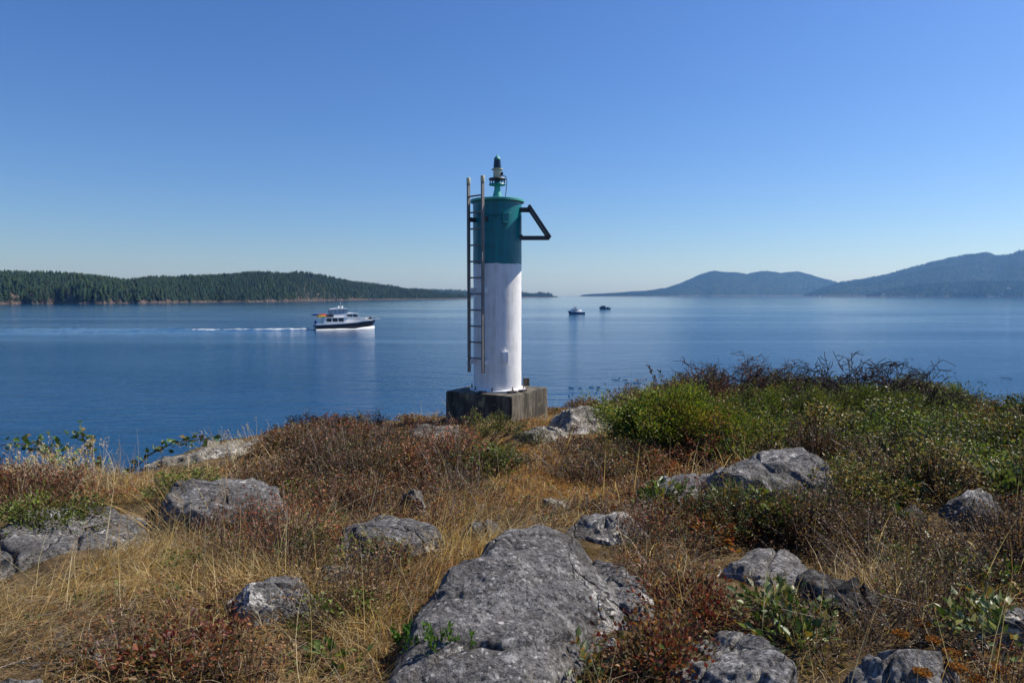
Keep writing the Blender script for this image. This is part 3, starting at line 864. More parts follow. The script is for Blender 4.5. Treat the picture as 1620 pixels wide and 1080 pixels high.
# ladder, turned to the front left
LPHI = R(42)
LR = 0.575
lc = Vector((-math.sin(LPHI) * LR, -math.cos(LPHI) * LR, 0))
ltan = Vector((math.cos(LPHI), -math.sin(LPHI), 0))
lout = Vector((-math.sin(LPHI), -math.cos(LPHI), 0))
lad = bpy.data.objects.new('ladder', None); COL.objects.link(lad); lad.parent = tower; lad.location = (0, 0, 0)
tag(lad, 'weathered ladder with cream rail caps fixed to the tower')
zb, zt = ztop(589.5, 12.5) - TZ, ztop(287, 12.5) - TZ
lrot = Matrix.Rotation(-LPHI, 3, 'Z')
for s in (-1, 1):
    c = lc + ltan * 0.18 * s
    MB().box((c.x, c.y, (zb + zt) / 2), (0.032, 0.066, zt - zb), lrot).build('rail', M['rail'], lad, bevel=0.004)
    MB().lathe([(0.032, zt - 0.07), (0.036, zt - 0.064), (0.037, zt + 0.03), (0.033, zt + 0.045), (0.012, zt + 0.052)], 14, (c.x, c.y, 0)).build('rail_cap', M['cream'], lad, True)
for k in range(11):
    py = 312.3 + 25.42 * k
    z = ztop(py, 12.5) - TZ
    a, b = lc - ltan * 0.163, lc + ltan * 0.163
    MB().tube((a.x, a.y, z), (b.x, b.y, z), 0.0155, n=10).build('rung', M['rail'], lad, True)
for py in (348, 459, 573):
    z = ztop(py, 12.5) - TZ
    for s in (-1, 1):
        c = lc + ltan * 0.155 * s - lout * 0.005
        e = c - lout * 0.20
        mat = M['teal'] if py < 400 else M['white_paint']
        MB().bar((c.x, c.y, z), (e.x, e.y, z), 0.02, 0.085).build('ladder_bracket', M['steel_dark'] if py < 400 else M['white_paint'], lad, bevel=0.003)

# solar panel held out to the right
sp = bpy.data.objects.new('solar_panel', None); COL.objects.link(sp); sp.parent = tower
tag(sp, 'solar panel seen edge-on, held out on two steel arms')
pt = Vector(((836 - 787) / F * 12.9, 0, ztop(329, 12.9) - TZ))
pb = Vector(((869 - 787) / F * 12.9, 0, ztop(378, 12.9) - TZ))
ax = (pb - pt).normalized()
nr_ = Vector((-ax.z, 0, ax.x))
if nr_.x < 0: nr_ = -nr_
PD = 0.54
m = Matrix((ax, Vector((0, 1, 0)), nr_)).transposed()
L = (pb - pt).length
ctr = (pt + pb) / 2
MB().box(ctr - nr_ * 0.004, (L - 0.05, PD - 0.05, 0.012), m).build('panel_back', flat('panel_backing', (0.06, 0.06, 0.065), 0.5), sp)
cell = NM('solar_cells'); cell.base((0.006, 0.009, 0.03)); cell.rough(0.15)
MB().box(ctr + nr_ * 0.009, (L - 0.05, PD - 0.05, 0.010), m).build('solar_cells', cell.m, sp)
fr = MB()
for s in (-1, 1):
    fr.box(ctr + Vector((0, 1, 0)) * s * (PD / 2 - 0.014), (L, 0.028, 0.05), m)
    fr.box(ctr + ax * s * (L / 2 - 0.014), (0.028, PD - 0.056, 0.05), m)
fr.build('panel_frame', M['steel_dark'], sp)
for s in (-1, 1):
    yb = s * 0.17
    xs = math.sqrt(RT ** 2 - yb ** 2) - 0.02
    q = pt + ax * 0.05 - nr_ * 0.03
    MB().bar((xs, yb, q.z), (q.x + 0.02, yb, q.z), 0.045, 0.045).build('upper_arm', M['steel_dark'], sp)
    q = pb - ax * 0.04 - nr_ * 0.03
    MB().bar((xs, yb, q.z - 0.01), (q.x + 0.05, yb, q.z - 0.01), 0.05, 0.05).build('lower_arm', M['steel_dark'], sp)
zl = (pb.z + 0.0)
for k, (z, y0) in enumerate(((pt.z - 0.06, 0.0), (pb.z + 0.03, 0.0))):
    MB().box((RT + 0.005, 0, z), (0.03, 0.30, 0.06)).build('arm_mount', M['steel_dark'], sp, bevel=0.004)

# ------------------------------------------------------------------ boats
M['hull_navy'] = flat('navy_gelcoat', (0.012, 0.014, 0.028), 0.25)
M['boat_white'] = flat('white_gelcoat', (0.78, 0.78, 0.77), 0.3)
M['boat_glass'] = flat('tinted_window', (0.012, 0.016, 0.02), 0.08)
M['clear'] = flat('grey_enclosure', (0.42, 0.46, 0.50), 0.2)
M['canvas'] = flat('burgundy_canvas', (0.06, 0.022, 0.032), 0.8)
M['yellow'] = flat('yellow_plastic', (0.55, 0.40, 0.04), 0.45)
M['red'] = flat('red_plastic', (0.45, 0.04, 0.05), 0.45)
M['blue'] = flat('blue_plastic', (0.02, 0.04, 0.22), 0.45)
M['metal'] = flat('brushed_metal', (0.5, 0.5, 0.5), 0.35, 0.8)
M['grey_blue'] = flat('slate_hull_paint', (0.08, 0.12, 0.18), 0.4)
M['foam'] = flat('sea_foam', (0.75, 0.78, 0.80), 0.9)

def hull_secs(Lh, beam, z0s, z1s, x0=0.0, n=16, flare=0.2, bowrake=1.2, full=0.75):
    """ring sections from stern to bow; z0/z1 interpolate bottom and top heights; returns loops of 6 points"""
    secs = []
    for k in range(n):
        t = k / (n - 1)
        w = beam / 2 * (1 - max(0, (t - 0.45) / 0.55) ** 2.2 * 0.985)
        w *= 0.92 + 0.08 * min(1, t / 0.2)
        zb_, zt_ = np.interp(t, [0, 0.5, 1], z0s), np.interp(t, [0, 0.35, 0.7, 1], z1s)
        wb = w * (1 - flare * (0.5 + t))
        x = x0 + t * (Lh - bowrake)
        xt = x + bowrake * t ** 4
        secs.append([(xt, -w, zt_), (x * 1.0, -wb, zb_), (x, wb, zb_), (xt, w, zt_)])
    return secs

YROT = R(27)
def motor_yacht():
    d = 200.0
    x0 = (496 - 810) / F * d
    y = thing('motor_yacht', 'white motor yacht with dark hull and flybridge cruising right, trailing a wake', 'boat', (x0, d, 0), YROT)
    y.scale = (1.06, 1.06, 1.06)
    k = 63.6
    def zx(px, py): return ((px - 185) / k, (592 - py) / k)
    MB().loft(hull_secs(17.2, 4.8, [-0.5, -0.4, 0.1], [1.25, 1.45, 1.75, 2.25], 0.3, bowrake=1.5)).build('hull', M['hull_navy'], y, True)
    MB().loft(hull_secs(17.5, 4.95, [1.20, 1.52, 2.12], [1.62, 1.78, 2.18, 2.72], 0.2, flare=0.0, bowrake=1.5)).build('topsides', M['boat_white'], y, True)
    MB().box((-0.35, 0, 0.35), (1.3, 4.0, 0.16)).build('swim_platform', M['boat_white'], y, bevel=0.03)
    # lower saloon
    sal = MB().prism([(2.4, 1.6), (8.9, 1.6), (8.9, 3.2), (2.4, 3.2)], -1.95, 1.95).build('saloon', M['boat_white'], y)
    for a, b in ((385, 470), (490, 577), (595, 682)):
        xa, xb = zx(a, 0)[0], zx(b, 0)[0]
        for s in (-1, 1): MB().box(((xa + xb) / 2, s * 1.955, 2.58), (xb - xa, 0.05, 0.95)).build('window', M['boat_glass'], sal)
    for s in (-1, 1): MB().box((2.6, s * 1.85, 2.4), (0.12, 0.12, 1.6)).build('deck_post', M['boat_white'], y)
    MB().box((5.0, 0, 3.27), (8.4, 4.5, 0.16)).build('boat_deck', M['boat_white'], y, bevel=0.03)
    fwd = MB().prism([(8.85, 1.7), (16.2, 2.2), (16.2, 2.45), (14.6, 2.62), (12.2, 3.42), (8.85, 3.42)], -1.8, 1.8).build('foredeck_cabin', M['boat_white'], y, bevel=0.08)
    ph = MB().prism([(8.7, 3.3), (12.6, 3.3), (11.6, 4.15), (8.7, 4.15)], -1.75, 1.75).build('pilothouse', M['boat_white'], y)
    for xa, xb in ((8.95, 9.35), (9.45, 9.85), (9.92, 10.3)):
        for s in (-1, 1): MB().box(((xa + xb) / 2, s * 1.755, 3.72), (xb - xa, 0.04, 0.62)).build('window', M['boat_glass'], ph)
    for s in (-1, 1):
        MB().prism([(10.55, 3.4), (12.2, 3.4), (11.5, 4.02), (10.55, 4.02)], s * 1.74, s * 1.775).build('side_windshield', M['boat_glass'], ph)
    MB().box((12.13, 0, 3.73), (0.05, 3.1, 0.82), Matrix.Rotation(R(-49), 3, 'Y')).build('windshield', M['boat_glass'], ph)
    MB().prism([(8.55, 4.14), (12.1, 4.14), (11.9, 4.42), (10.6, 4.5), (8.7, 4.36)], -1.9, 1.9).build('pilothouse_roof', M['boat_white'], ph, bevel=0.05)
    fb = MB().prism([(5.2, 3.34), (8.7, 3.34), (9.1, 4.3), (8.3, 4.3), (5.2, 4.1)], -1.7, 1.7).build('flybridge', M['boat_white'], y)
    MB().prism([(4.6, 4.1), (8.9, 4.28), (8.9, 5.52), (4.6, 5.42)], -1.6, 1.6).build('enclosure', M['clear'], fb)
    for x in (4.55, 5.6, 6.9, 8.0, 9.0):
        for s in (-1, 1): MB().bar((x, s * 1.64, 3.4), (x, s * 1.64, 5.5), 0.09).build('stanchion', M['steel_dark'], fb)
    MB().prism([(4.5, 5.46), (9.2, 5.56), (9.15, 5.72), (6.5, 5.82), (4.9, 5.7)], -1.9, 1.9).build('hardtop', M['boat_white'], fb, bevel=0.04)
    for x in (6.9, 7.9):
        MB().lathe([(0.1, 5.7), (0.12, 5.95), (0.26, 6.0), (0.28, 6.2), (0.2, 6.36), (0.02, 6.44)], 14, (x, 0, 0)).build('radar_dome', M['boat_white'], y, True)
    MB().tube((9.2, 1.2, 4.3), (9.2, 1.2, 5.4), 0.05).build('antenna', M['boat_white'], y)
    MB().tube((7.4, -1.0, 5.8), (7.2, -1.0, 7.6), 0.03).build('antenna', M['boat_white'], y)
    for a, b in (((4.55, 3.9), (3.4, 3.4)),):
        for s in (-1, 1): MB().bar((4.55, s * 1.6, 4.6), (3.4, s * 1.6, 3.6), 0.05).build('ladder_rail', M['metal'], y)
    rl = MB()
    for s in (-1, 1):
        pr = None
        for t in np.linspace(0.66, 1.0, 7):
            w = 4.8 / 2 * (1 - max(0, (t - 0.45) / 0.55) ** 2.2 * 0.985)
            x = 0.2 + t * 16.0 + 1.5 * t ** 4
            zt_ = np.interp(t, [0, 0.35, 0.7, 1], [1.62, 1.78, 2.18, 2.72])
            q = (x, s * w, zt_ + 0.75)
            rl.tube((x, s * w, zt_), q, 0.025, n=6)
            if pr: rl.tube(pr, q, 0.025, n=6)
            pr = q
    rl.build('bow_rail', M['metal'], y)
    MB().box((18.0, 0, 2.66), (1.5, 0.7, 0.14)).build('bow_pulpit', M['boat_white'], y, bevel=0.03)
    MB().box((15.9, 0, 2.85), (0.7, 0.8, 0.6)).tube((15.6, 0.3, 2.9), (16.2, 0.3, 3.3), 0.15).build('windlass', M['black'], y, bevel=0.05)
    MB().box((15.0, 0.4, 2.85), (0.9, 0.7, 0.35)).build('deck_box', M['boat_white'], y, bevel=0.06)
    MB().box((0.35, -1.2, 1.1), (0.5, 0.6, 1.1)).lathe([(0.05, 1.6), (0.34, 1.75), (0.36, 2.2), (0.2, 2.45), (0.03, 2.5)], 12, (0.3, -1.2, 0)).build('outboard_motor', M['blue'], y, bevel=0.05)
    MB().box((4.0, 0, 3.72), (1.7, 2.6, 0.72)).build('deck_canvas', M['canvas'], y, bevel=0.15)
    # kayaks carried on the boat deck
    T = Matrix.Translation(y.location) @ y.rotation_euler.to_matrix().to_4x4() @ Matrix.Scale(1.06, 4)
    for nm, off, mat, lab, wd in (('kayak', (1.7, -1.5, 3.62), 'yellow', 'yellow kayak racked at the aft end of the yacht deck', 0.42), ('kayak', (2.4, -0.5, 3.95), 'red', 'red kayak racked beside the yellow one on the yacht', 0.5), ('kayak', (0.9, 0.4, 4.0), 'blue', 'blue kayak end sticking out behind the yellow one on the yacht', 0.32)):
        pos_ = T @ Vector(off)
        kk = MB()
        secs = []
        for q in np.linspace(-1, 1, 13):
            r = max(0.02, wd * (1 - abs(q) ** 2.4))
            secs.append([(r * math.cos(a) * 1.25, q * 1.7 if False else q * 1.7, r * math.sin(a) * 0.85) for a in np.linspace(0, 2 * math.pi, 10, endpoint=False)])
        ob = kk.loft(secs).build(nm, M[mat], None, True, loc=pos_)
        ob.rotation_euler = (0, 0, R(85))
        tag(ob, lab, 'kayak', 'kayaks on the yacht')
    return y, x0, d
yacht, bx0, bd = motor_yacht()

# wake: two spreading low swells with foam on their crests and a bow wave
def ribbon(name, path, half, height, mat, nseg=90, cross=9, label=None, cat=None, breakup=0.0, seed=0, z0=0.02):
    t = np.linspace(0, 1, nseg)
    px = np.interp(t, np.linspace(0, 1, len(path)), [a[0] for a in path]); py = np.interp(t, np.linspace(0, 1, len(path)), [a[1] for a in path])
    hw = np.interp(t, np.linspace(0, 1, len(half)), half); hh = np.interp(t, np.linspace(0, 1, len(height)), height)
    c = np.linspace(-1, 1, cross)
    X = px[:, None] + 0 * c[None]
    Y = py[:, None] + hw[:, None] * c[None] * (1 + breakup * fbm(p2(px * 0.5, px * 0 + seed), 3, seed))[:, None]
    Y = Y + (0.25 * hw * fbm(p2(px * 0.15, px * 0 + 3 + seed), 3, seed + 1))[:, None]
    Z = z0 + hh[:, None] * (0.5 + 0.5 * np.cos(c * math.pi))[None] * (1 + 0.4 * fbm(p2(X * 0.4, Y * 0.4), 3, seed)) - 0.05 * (np.abs(c) > 0.99)[None]
    i = np.arange(nseg * cross).reshape(nseg, cross)
    return npmesh(name, np.stack([X, Y, Z], -1).reshape(-1, 3), np.stack([i[:-1, :-1], i[:-1, 1:], i[1:, 1:], i[1:, :-1]], -1).reshape(-1, 4), mat, smooth=True)
def bt(lx, ly):
    """yacht-local to world"""
    return (bx0 + 1.06 * (lx * math.cos(YROT) - ly * math.sin(YROT)), bd + 1.06 * (lx * math.sin(YROT) + ly * math.cos(YROT)))
o = ribbon('wake_swell', [bt(-2, -1.5), (bx0 - 30, bd - 8), (bx0 - 70, bd - 16), (bx0 - 170, bd - 30)], [1.5, 5.0, 7.0, 9.0], [0.12, 0.26, 0.24, 0.2], M['water'], 200, 13, seed=3)
tag(o, kind='structure')
o = ribbon('wake_swell', [bt(-2, 1.5), (bx0 - 30, bd + 1), (bx0 - 70, bd + 2), (bx0 - 170, bd + 6)], [1.5, 5.0, 7.0, 9.0], [0.12, 0.28, 0.25, 0.2], M['water'], 200, 13, seed=8)
tag(o, kind='structure')
fm = NM('broken_foam')
p = fm.pos()
fn = fm.noise(fm.mapping(p, (0.35, 1.2, 0)), 1.0, 6, 0.75)
fm.base((0.72, 0.76, 0.79)); fm.rough(0.9)
fm.l(fm.ramp(fn, [(0.45, 0.0), (0.58, 0.95)]), fm.b.inputs['Alpha'])
M['foam_broken'] = fm.m
o = ribbon('foam', [bt(-0.5, 0), (bx0 - 9, bd - 1.8), (bx0 - 20, bd - 2.5), (bx0 - 34, bd - 3)], [2.0, 2.2, 1.8, 0.8], [0.4, 0.35, 0.3, 0.25], M['foam_broken'], 120, 11, breakup=0.5, seed=5, z0=0.06)
tag(o, 'white foam trail churned up behind the motor yacht', 'foam', kind='stuff')
o = ribbon('foam', [bt(0.2, -2.5), bt(6, -2.75), bt(11, -2.6), bt(14.5, -1.9), bt(17.0, -0.6)], [0.5, 0.45, 0.4, 0.7, 0.3], [0.16, 0.2, 0.14, 0.7, 0.5], M['foam'], 90, 9, breakup=0.4, seed=6, z0=0.0)
tag(o, 'white bow wave foaming along the side of the motor yacht', 'foam', kind='stuff')

def workboat(px, d, length, label, flip, seed, style):
    x0 = (px - 810) / F * d
    b = thing('cabin_cruiser', label, 'boat', (x0, d, 0), R(180 + 14) if flip else R(170))
    L = length
    s = L / 9.5
    MB().loft(hull_secs(L, 3.2 * s, [-0.3, -0.3, 0.0], [1.05 * s, 1.0 * s, 1.3 * s, 1.75 * s], -L / 2, flare=0.15, bowrake=0.9)).build('hull', M['grey_blue'], b, True)
    MB().loft(hull_secs(L, 3.3 * s, [0.95 * s, 1.0 * s, 1.7 * s], [1.12 * s, 1.1 * s, 1.42 * s, 1.88 * s], -L / 2, flare=0, bowrake=0.9)).build('rub_rail', M['steel_dark'] if style else M['boat_white'], b, True)
    ca = MB().prism([(-0.6 * s, 0.9 * s), (3.1 * s, 1.2 * s), (2.5 * s, 2.7 * s), (-0.6 * s, 2.7 * s)], -1.2 * s, 1.2 * s).build('cabin', M['boat_white'] if not style else M['grey_blue'], b, bevel=0.05)
    for x in (-0.1, 0.8, 1.7):
        for q in (-1, 1): MB().box((x * s, q * 1.205 * s, 2.15 * s), (0.6 * s, 0.04, 0.6 * s)).build('window', M['boat_glass'], ca)
    MB().box((1.0 * s, 0, 2.76 * s), (3.9 * s, 2.7 * s, 0.12)).build('cabin_roof', M['boat_white'], b, bevel=0.03)
    MB().tube((0.6 * s, 0, 2.7 * s), (0.6 * s, 0, (5.2 if not style else 4.2) * s), 0.06).build('mast', M['metal'], b)
    MB().bar((0.6 * s, -0.7 * s, 3.9 * s), (0.6 * s, 0.7 * s, 3.9 * s), 0.06).build('mast_spreader', M['metal'], b)
    if not style:
        wh = MB().prism([(-0.2 * s, 2.8 * s), (1.6 * s, 2.8 * s), (1.2 * s, 3.7 * s), (-0.2 * s, 3.7 * s)], -0.8 * s, 0.8 * s).build('wheelhouse', M['boat_white'], b, bevel=0.04)
        for q in (-1, 1): MB().box((0.5 * s, q * 0.805 * s, 3.3 * s), (1.1 * s, 0.04, 0.45 * s)).build('window', M['boat_glass'], wh)
        dn = MB()
        dn.lathe([(0.02, 0), (0.55 * s, 0.12 * s), (0.7 * s, 0.5 * s), (0.5 * s, 0.85 * s), (0.02, 1.0 * s)], 14, (0, 0, 0))
        o = dn.build('dinghy', M['boat_white'], None, True)
        T = Matrix.Translation(b.location) @ b.rotation_euler.to_matrix().to_4x4()
        o.location = T @ Vector((-2.3 * s, 0, 1.3 * s)); o.scale = (1.5, 0.95, 1.0); o.rotation_euler = b.rotation_euler
        tag(o, 'white covered dinghy on the stern of the nearer small boat', 'dinghy')
    else:
        MB().tube((-L / 2 + 0.3, 0, 1.0 * s), (-L / 2 - 0.1, 0, 3.2 * s), 0.07).build('flag_staff', M['steel_dark'], b)
        MB().box((-2.6 * s, 0, 1.4 * s), (1.2 * s, 1.6 * s, 0.7 * s)).build('stern_box', M['steel_dark'], b, bevel=0.05)
workboat(911, 366, 9.4, 'grey-blue cabin boat with a mast at anchor right of the tower', True, 1, 0)
workboat(956, 490, 8.6, 'smaller dark boat at anchor, farthest right of the two', True, 2, 1)

# far sailing boat and shore houses
sx = (1297 - 810) / F * 4000
sb = thing('sailing_boat', 'tiny white sailing boat under the foot of the right mountain', 'boat', (sx, 4000, 0))
MB().loft(hull_secs(10, 3, [-0.3, -0.3, 0.0], [1.2, 1.1, 1.3, 1.6], -5)).build('hull', M['boat_white'], sb, True)
MB().add([(0.2, 0, 1.6), (-4.2, 0.1, 1.8), (0.2, 0, 12), (0.2, 0.08, 1.6), (-4.2, 0.18, 1.8), (0.2, 0.08, 12)], [(0, 1, 2), (3, 5, 4), (0, 3, 4, 1), (1, 4, 5, 2), (2, 5, 3, 0)]).build('sail', M['boat_white'], sb)
MB().tube((0.3, 0, 1.2), (0.3, 0, 12.5), 0.1).build('mast', M['metal'], sb)

M['house_wall'] = flat('sand_wall', (0.55, 0.45, 0.36), 0.8)
M['house_roof'] = flat('brown_roof', (0.22, 0.16, 0.12), 0.8)
def house(px, py, d, w, label):
    x = (px - 810) / F * d
    z = CAMZ + (HOR - py) / F * d - 5
    h = thing('house', label, 'house', (x, d, z), R(12))
    wl = MB().box((0, 0, 2.5), (w, 10, 9)).build('wall', M['house_wall'], h)
    for k in (-0.3, 0, 0.3): MB().box((w * k, -5.02, 4.2), (w * 0.16, 0.1, 2.2)).build('window', M['boat_glass'], wl)
    MB().prism([(-w * 0.56, 7), (w * 0.56, 7), (0, 10.5)], -5.8, 5.8).build('roof', M['house_roof'], h)
house(1594, 456, 3540, 20, 'pale house among trees above the right shore')
house(1397, 465.5, 3900, 18, 'low pale house at the waterline of the right shore')

# ------------------------------------------------------------------ plants: shared geometry makers
def jit(col, n, r_, v=0.3, h=0.15):
    c = np.array(col)[None] * (1 + r_.uniform(-v, v, (n, 1))) * (1 + r_.uniform(-h, h, (n, 3)))
    return np.clip(c, 0.001, 1)

def blades(P, D, L, W, bend, cols, r_, seg=3):
    """curved tapering blades; P base, D unit direction, bend horizontal droop vector"""
    n = len(P)
    a = r_.uniform(0, 6.283, n)
    side = np.stack([np.cos(a), np.sin(a), np.zeros(n)], -1)
    t = np.linspace(0, 1, seg + 1)
    V = np.zeros((n, (seg + 1) * 2, 3))
    for k, tt in enumerate(t):
        c = P + D * (L * tt)[:, None] + bend * (L * tt * tt)[:, None]
        w = side * (W * (1 - 0.85 * tt ** 1.5) / 2)[:, None]
        V[:, 2 * k] = c - w
        V[:, 2 * k + 1] = c + w
    b = np.arange(n)[:, None] * (seg + 1) * 2
    fs = np.concatenate([np.stack([b + 2 * k, b + 2 * k + 1, b + 2 * k + 3, b + 2 * k + 2], -1).reshape(-1, 4) for k in range(seg)])
    return V.reshape(-1, 3), fs, np.repeat(cols, (seg + 1) * 2, 0)

def prisms(A, B, r0, r1, cols, n_side=3):
    n = len(A)
    d = B - A
    d = d / (np.linalg.norm(d, axis=1, keepdims=True) + 1e-9)
    ref = np.where(np.abs(d[:, 2:3]) < 0.8, np.array([[0, 0, 1.0]]), np.array([[1.0, 0, 0]]))
    x = np.cross(ref, d); x /= np.linalg.norm(x, axis=1, keepdims=True) + 1e-9
    y = np.cross(d, x)
    V = np.zeros((n, 2 * n_side, 3))
    for k in range(n_side):
        a = 2 * math.pi * k / n_side
        off = x * math.cos(a) + y * math.sin(a)
        V[:, k] = A + off * r0[:, None]
        V[:, n_side + k] = B + off * r1[:, None]
    b = np.arange(n)[:, None] * 2 * n_side
    fs = np.concatenate([np.stack([b + k, b + (k + 1) % n_side, b + n_side + (k + 1) % n_side, b + n_side + k], -1).reshape(-1, 4) for k in range(n_side)])
    return V.reshape(-1, 3), fs, np.repeat(cols, 2 * n_side, 0)

def leaves(P, L, W, cols, r_, up=0.5, fold=0.25, dirs=None):
    """leaf = two triangles' worth of folded diamond, pointing anywhere with a bias upwards"""
    n = len(P)
    if dirs is None:
        d = r_.normal(0, 1, (n, 3)); d[:, 2] = d[:, 2] * 0.6 + up
    else:
        d = dirs + r_.normal(0, 0.45, (n, 3))
    d /= np.linalg.norm(d, axis=1, keepdims=True) + 1e-9
    q = r_.normal(0, 1, (n, 3)); q[:, 2] += 0.8
    s = np.cross(d, q); s /= np.linalg.norm(s, axis=1, keepdims=True) + 1e-9
    nn = np.cross(s, d)
    V = np.zeros((n, 4, 3))
    V[:, 0] = P
    V[:, 1] = P + d * (L * 0.45)[:, None] + s * (W / 2)[:, None] + nn * (W * fold)[:, None]
    V[:, 2] = P + d * L[:, None]
    V[:, 3] = P + d * (L * 0.45)[:, None] - s * (W / 2)[:, None] + nn * (W * fold)[:, None]
    b = np.arange(n)[:, None] * 4
    f = np.concatenate([np.concatenate([b, b + 1, b + 2], 1), np.concatenate([b, b + 2, b + 3], 1)])
    return V.reshape(-1, 3), f, np.repeat(cols, 4, 0)

def join(parts):
    V, Fq, Cc, off = [], {}, [], 0
    for v, f, c in parts:
        Fq.setdefault(f.shape[1], []).append(f + off)
        V.append(v); Cc.append(c); off += len(v)
    return np.concatenate(V), [np.concatenate(x) for x in Fq.values()], np.concatenate(Cc)

ROCKPOLY = [(pl, k) for pl, k, _, _ in ROCKS]
BLOCKPOLY = np.array([(TX + x * 1.02, TY + y * 1.02) for x, y in cor])
def off_rocks(x, y, r_, margin=0.02):
    ok = np.ones(len(x), bool)
    for pl, k in ROCKPOLY:
        bb = (x > pl[:, 0].min() - 0.1) & (x < pl[:, 0].max() + 0.1) & (y > pl[:, 1].min() - 0.1) & (y < pl[:, 1].max() + 0.1)
        i = np.where(bb & ok)[0]
        if len(i):
            s = sdist(x[i], y[i], pl)
            ok[i] &= (s < -margin + 0.05 * r_.uniform(0, 1, len(i))) 
    ok &= sdist(x, y, BLOCKPOLY) < 0
    return ok

# planting map: which growth covers which part of the islet, by where it stands in the photograph
BLOBS = {   # (px, py, rx, ry, weight)
    'straw': [(120, 960, 270, 110, 3.0), (60, 1060, 260, 70, 1.0), (330, 880, 90, 60, 0.9), (480, 1000, 120, 60, 1.3), (350, 1060, 200, 50, 0.5), (560, 1000, 60, 80, 0.5), (1150, 1000, 120, 40, 0.9), (1030, 960, 60, 60, 0.5), (1250, 1000, 80, 40, 0.5), (1340, 890, 120, 40, 0.25), (740, 870, 60, 35, 0.6)],
    'tan': [(880, 715, 90, 45, 2.2), (850, 770, 90, 40, 1.2), (930, 700, 60, 40, 0.8), (700, 850, 120, 60, 0.7), (600, 930, 100, 70, 0.7), (1300, 860, 150, 60, 0.4), (300, 770, 120, 30, 0.5)],
    'red': [(520, 700, 160, 50, 1.2), (450, 780, 150, 60, 1.2), (620, 760, 160, 80, 1.0), (420, 890, 110, 50, 1.0), (250, 1040, 140, 50, 1.1), (640, 940, 90, 70, 0.9), (1080, 840, 120, 90, 1.6), (1000, 1010, 90, 90, 1.4), (60, 800, 90, 50, 1.2), (950, 760, 70, 50, 0.8), (560, 1060, 100, 50, 0.9), (1200, 960, 120, 60, 0.8), (1000, 880, 60, 50, 1.0)],
    'brown': [(650, 720, 260, 60, 0.7), (780, 720, 120, 60, 0.9), (1350, 860, 200, 90, 1.2), (1450, 960, 220, 100, 1.3), (1500, 700, 200, 60, 0.35), (1550, 850, 120, 120, 0.9), (1250, 1040, 200, 60, 1.0), (400, 700, 100, 30, 0.8), (1050, 720, 90, 50, 0.5), (980, 730, 50, 50, 1.0)],
    'green': [(1350, 660, 220, 50, 1.2), (1500, 660, 160, 50, 1.0), (1200, 660, 120, 50, 1.0), (1420, 740, 180, 50, 1.1), (430, 690, 60, 25, 0.5), (90, 830, 60, 30, 1.0), (1560, 760, 90, 60, 0.8), (740, 740, 60, 50, 0.4), (1350, 800, 70, 50, 0.5), (1560, 930, 90, 60, 0.5), (470, 830, 60, 40, 0.4)],
}
BARE = [(1540, 838, 85, 24, 0.92), (1450, 842, 60, 18, 0.8), (785, 704, 120, 34, 0.95), (930, 690, 95, 30, 0.97), (1075, 810, 130, 32, 0.95), (640, 800, 60, 40, 0.6), (330, 722, 140, 40, 0.97), (200, 768, 110, 24, 0.96), (345, 830, 110, 26, 0.75), (600, 872, 90, 24, 0.7), (600, 672, 120, 14, 0.7), (230, 770, 240, 30, 0.9), (340, 720, 110, 26, 0.9), (100, 880, 170, 60, 0.7), (1060, 750, 110, 26, 0.95), (1090, 800, 90, 26, 0.8), (1200, 910, 90, 40, 0.6), (1310, 955, 90, 30, 0.6), (790, 692, 130, 28, 0.92), (920, 676, 85, 22, 0.97), (690, 694, 80, 18, 0.9), (540, 682, 90, 9, 0.8), (610, 676, 130, 8, 0.7), (660, 800, 40, 26, 0.7), (330, 840, 80, 22, 0.5), (600, 880, 90, 20, 0.6), (430, 985, 100, 22, 0.5), (1150, 1060, 120, 50, 0.7), (1400, 1060, 90, 40, 0.7), (1010, 930, 60, 60, 0.5), (960, 850, 60, 26, 0.6), (1500, 850, 90, 20, 0.6), (860, 802, 50, 18, 0.6)]
TYPES = list(BLOBS)
def weights(px, py):
    px = np.clip(px, -60, 1680)
    W = []
    for t in TYPES:
        w = np.full(px.shape, 0.10 if t in ('straw', 'brown') else 0.05)
        for bx, by, rx, ry, wt in BLOBS[t]:
            w = w + wt * np.exp(-((px - bx) / rx) ** 2 - ((py - by) / ry) ** 2)
        W.append(w)
    return np.stack(W, -1)

def scatter(n, seed, dmax=16.5, power=1.0):
    """points of the ground in front of the camera (and well past the sides of the picture), denser near"""
    r_ = np.random.default_rng(seed)
    d = 1.9 + (dmax - 1.9) * r_.uniform(0, 1, n) ** (1 / (2.0 - power))
    u = r_.uniform(-1.3, 1.15, n)
    x, y = u * d, d
    s = sdist(x, y, EDGE)
    ok = s > -0.15
    x, y = x[ok], y[ok]
    ok = off_rocks(x, y, r_)
    x, y = x[ok], y[ok]
    P = np.stack([x, y, ground(x, y)], -1)
    px, py = proj(P)
    return P, px, py, r_

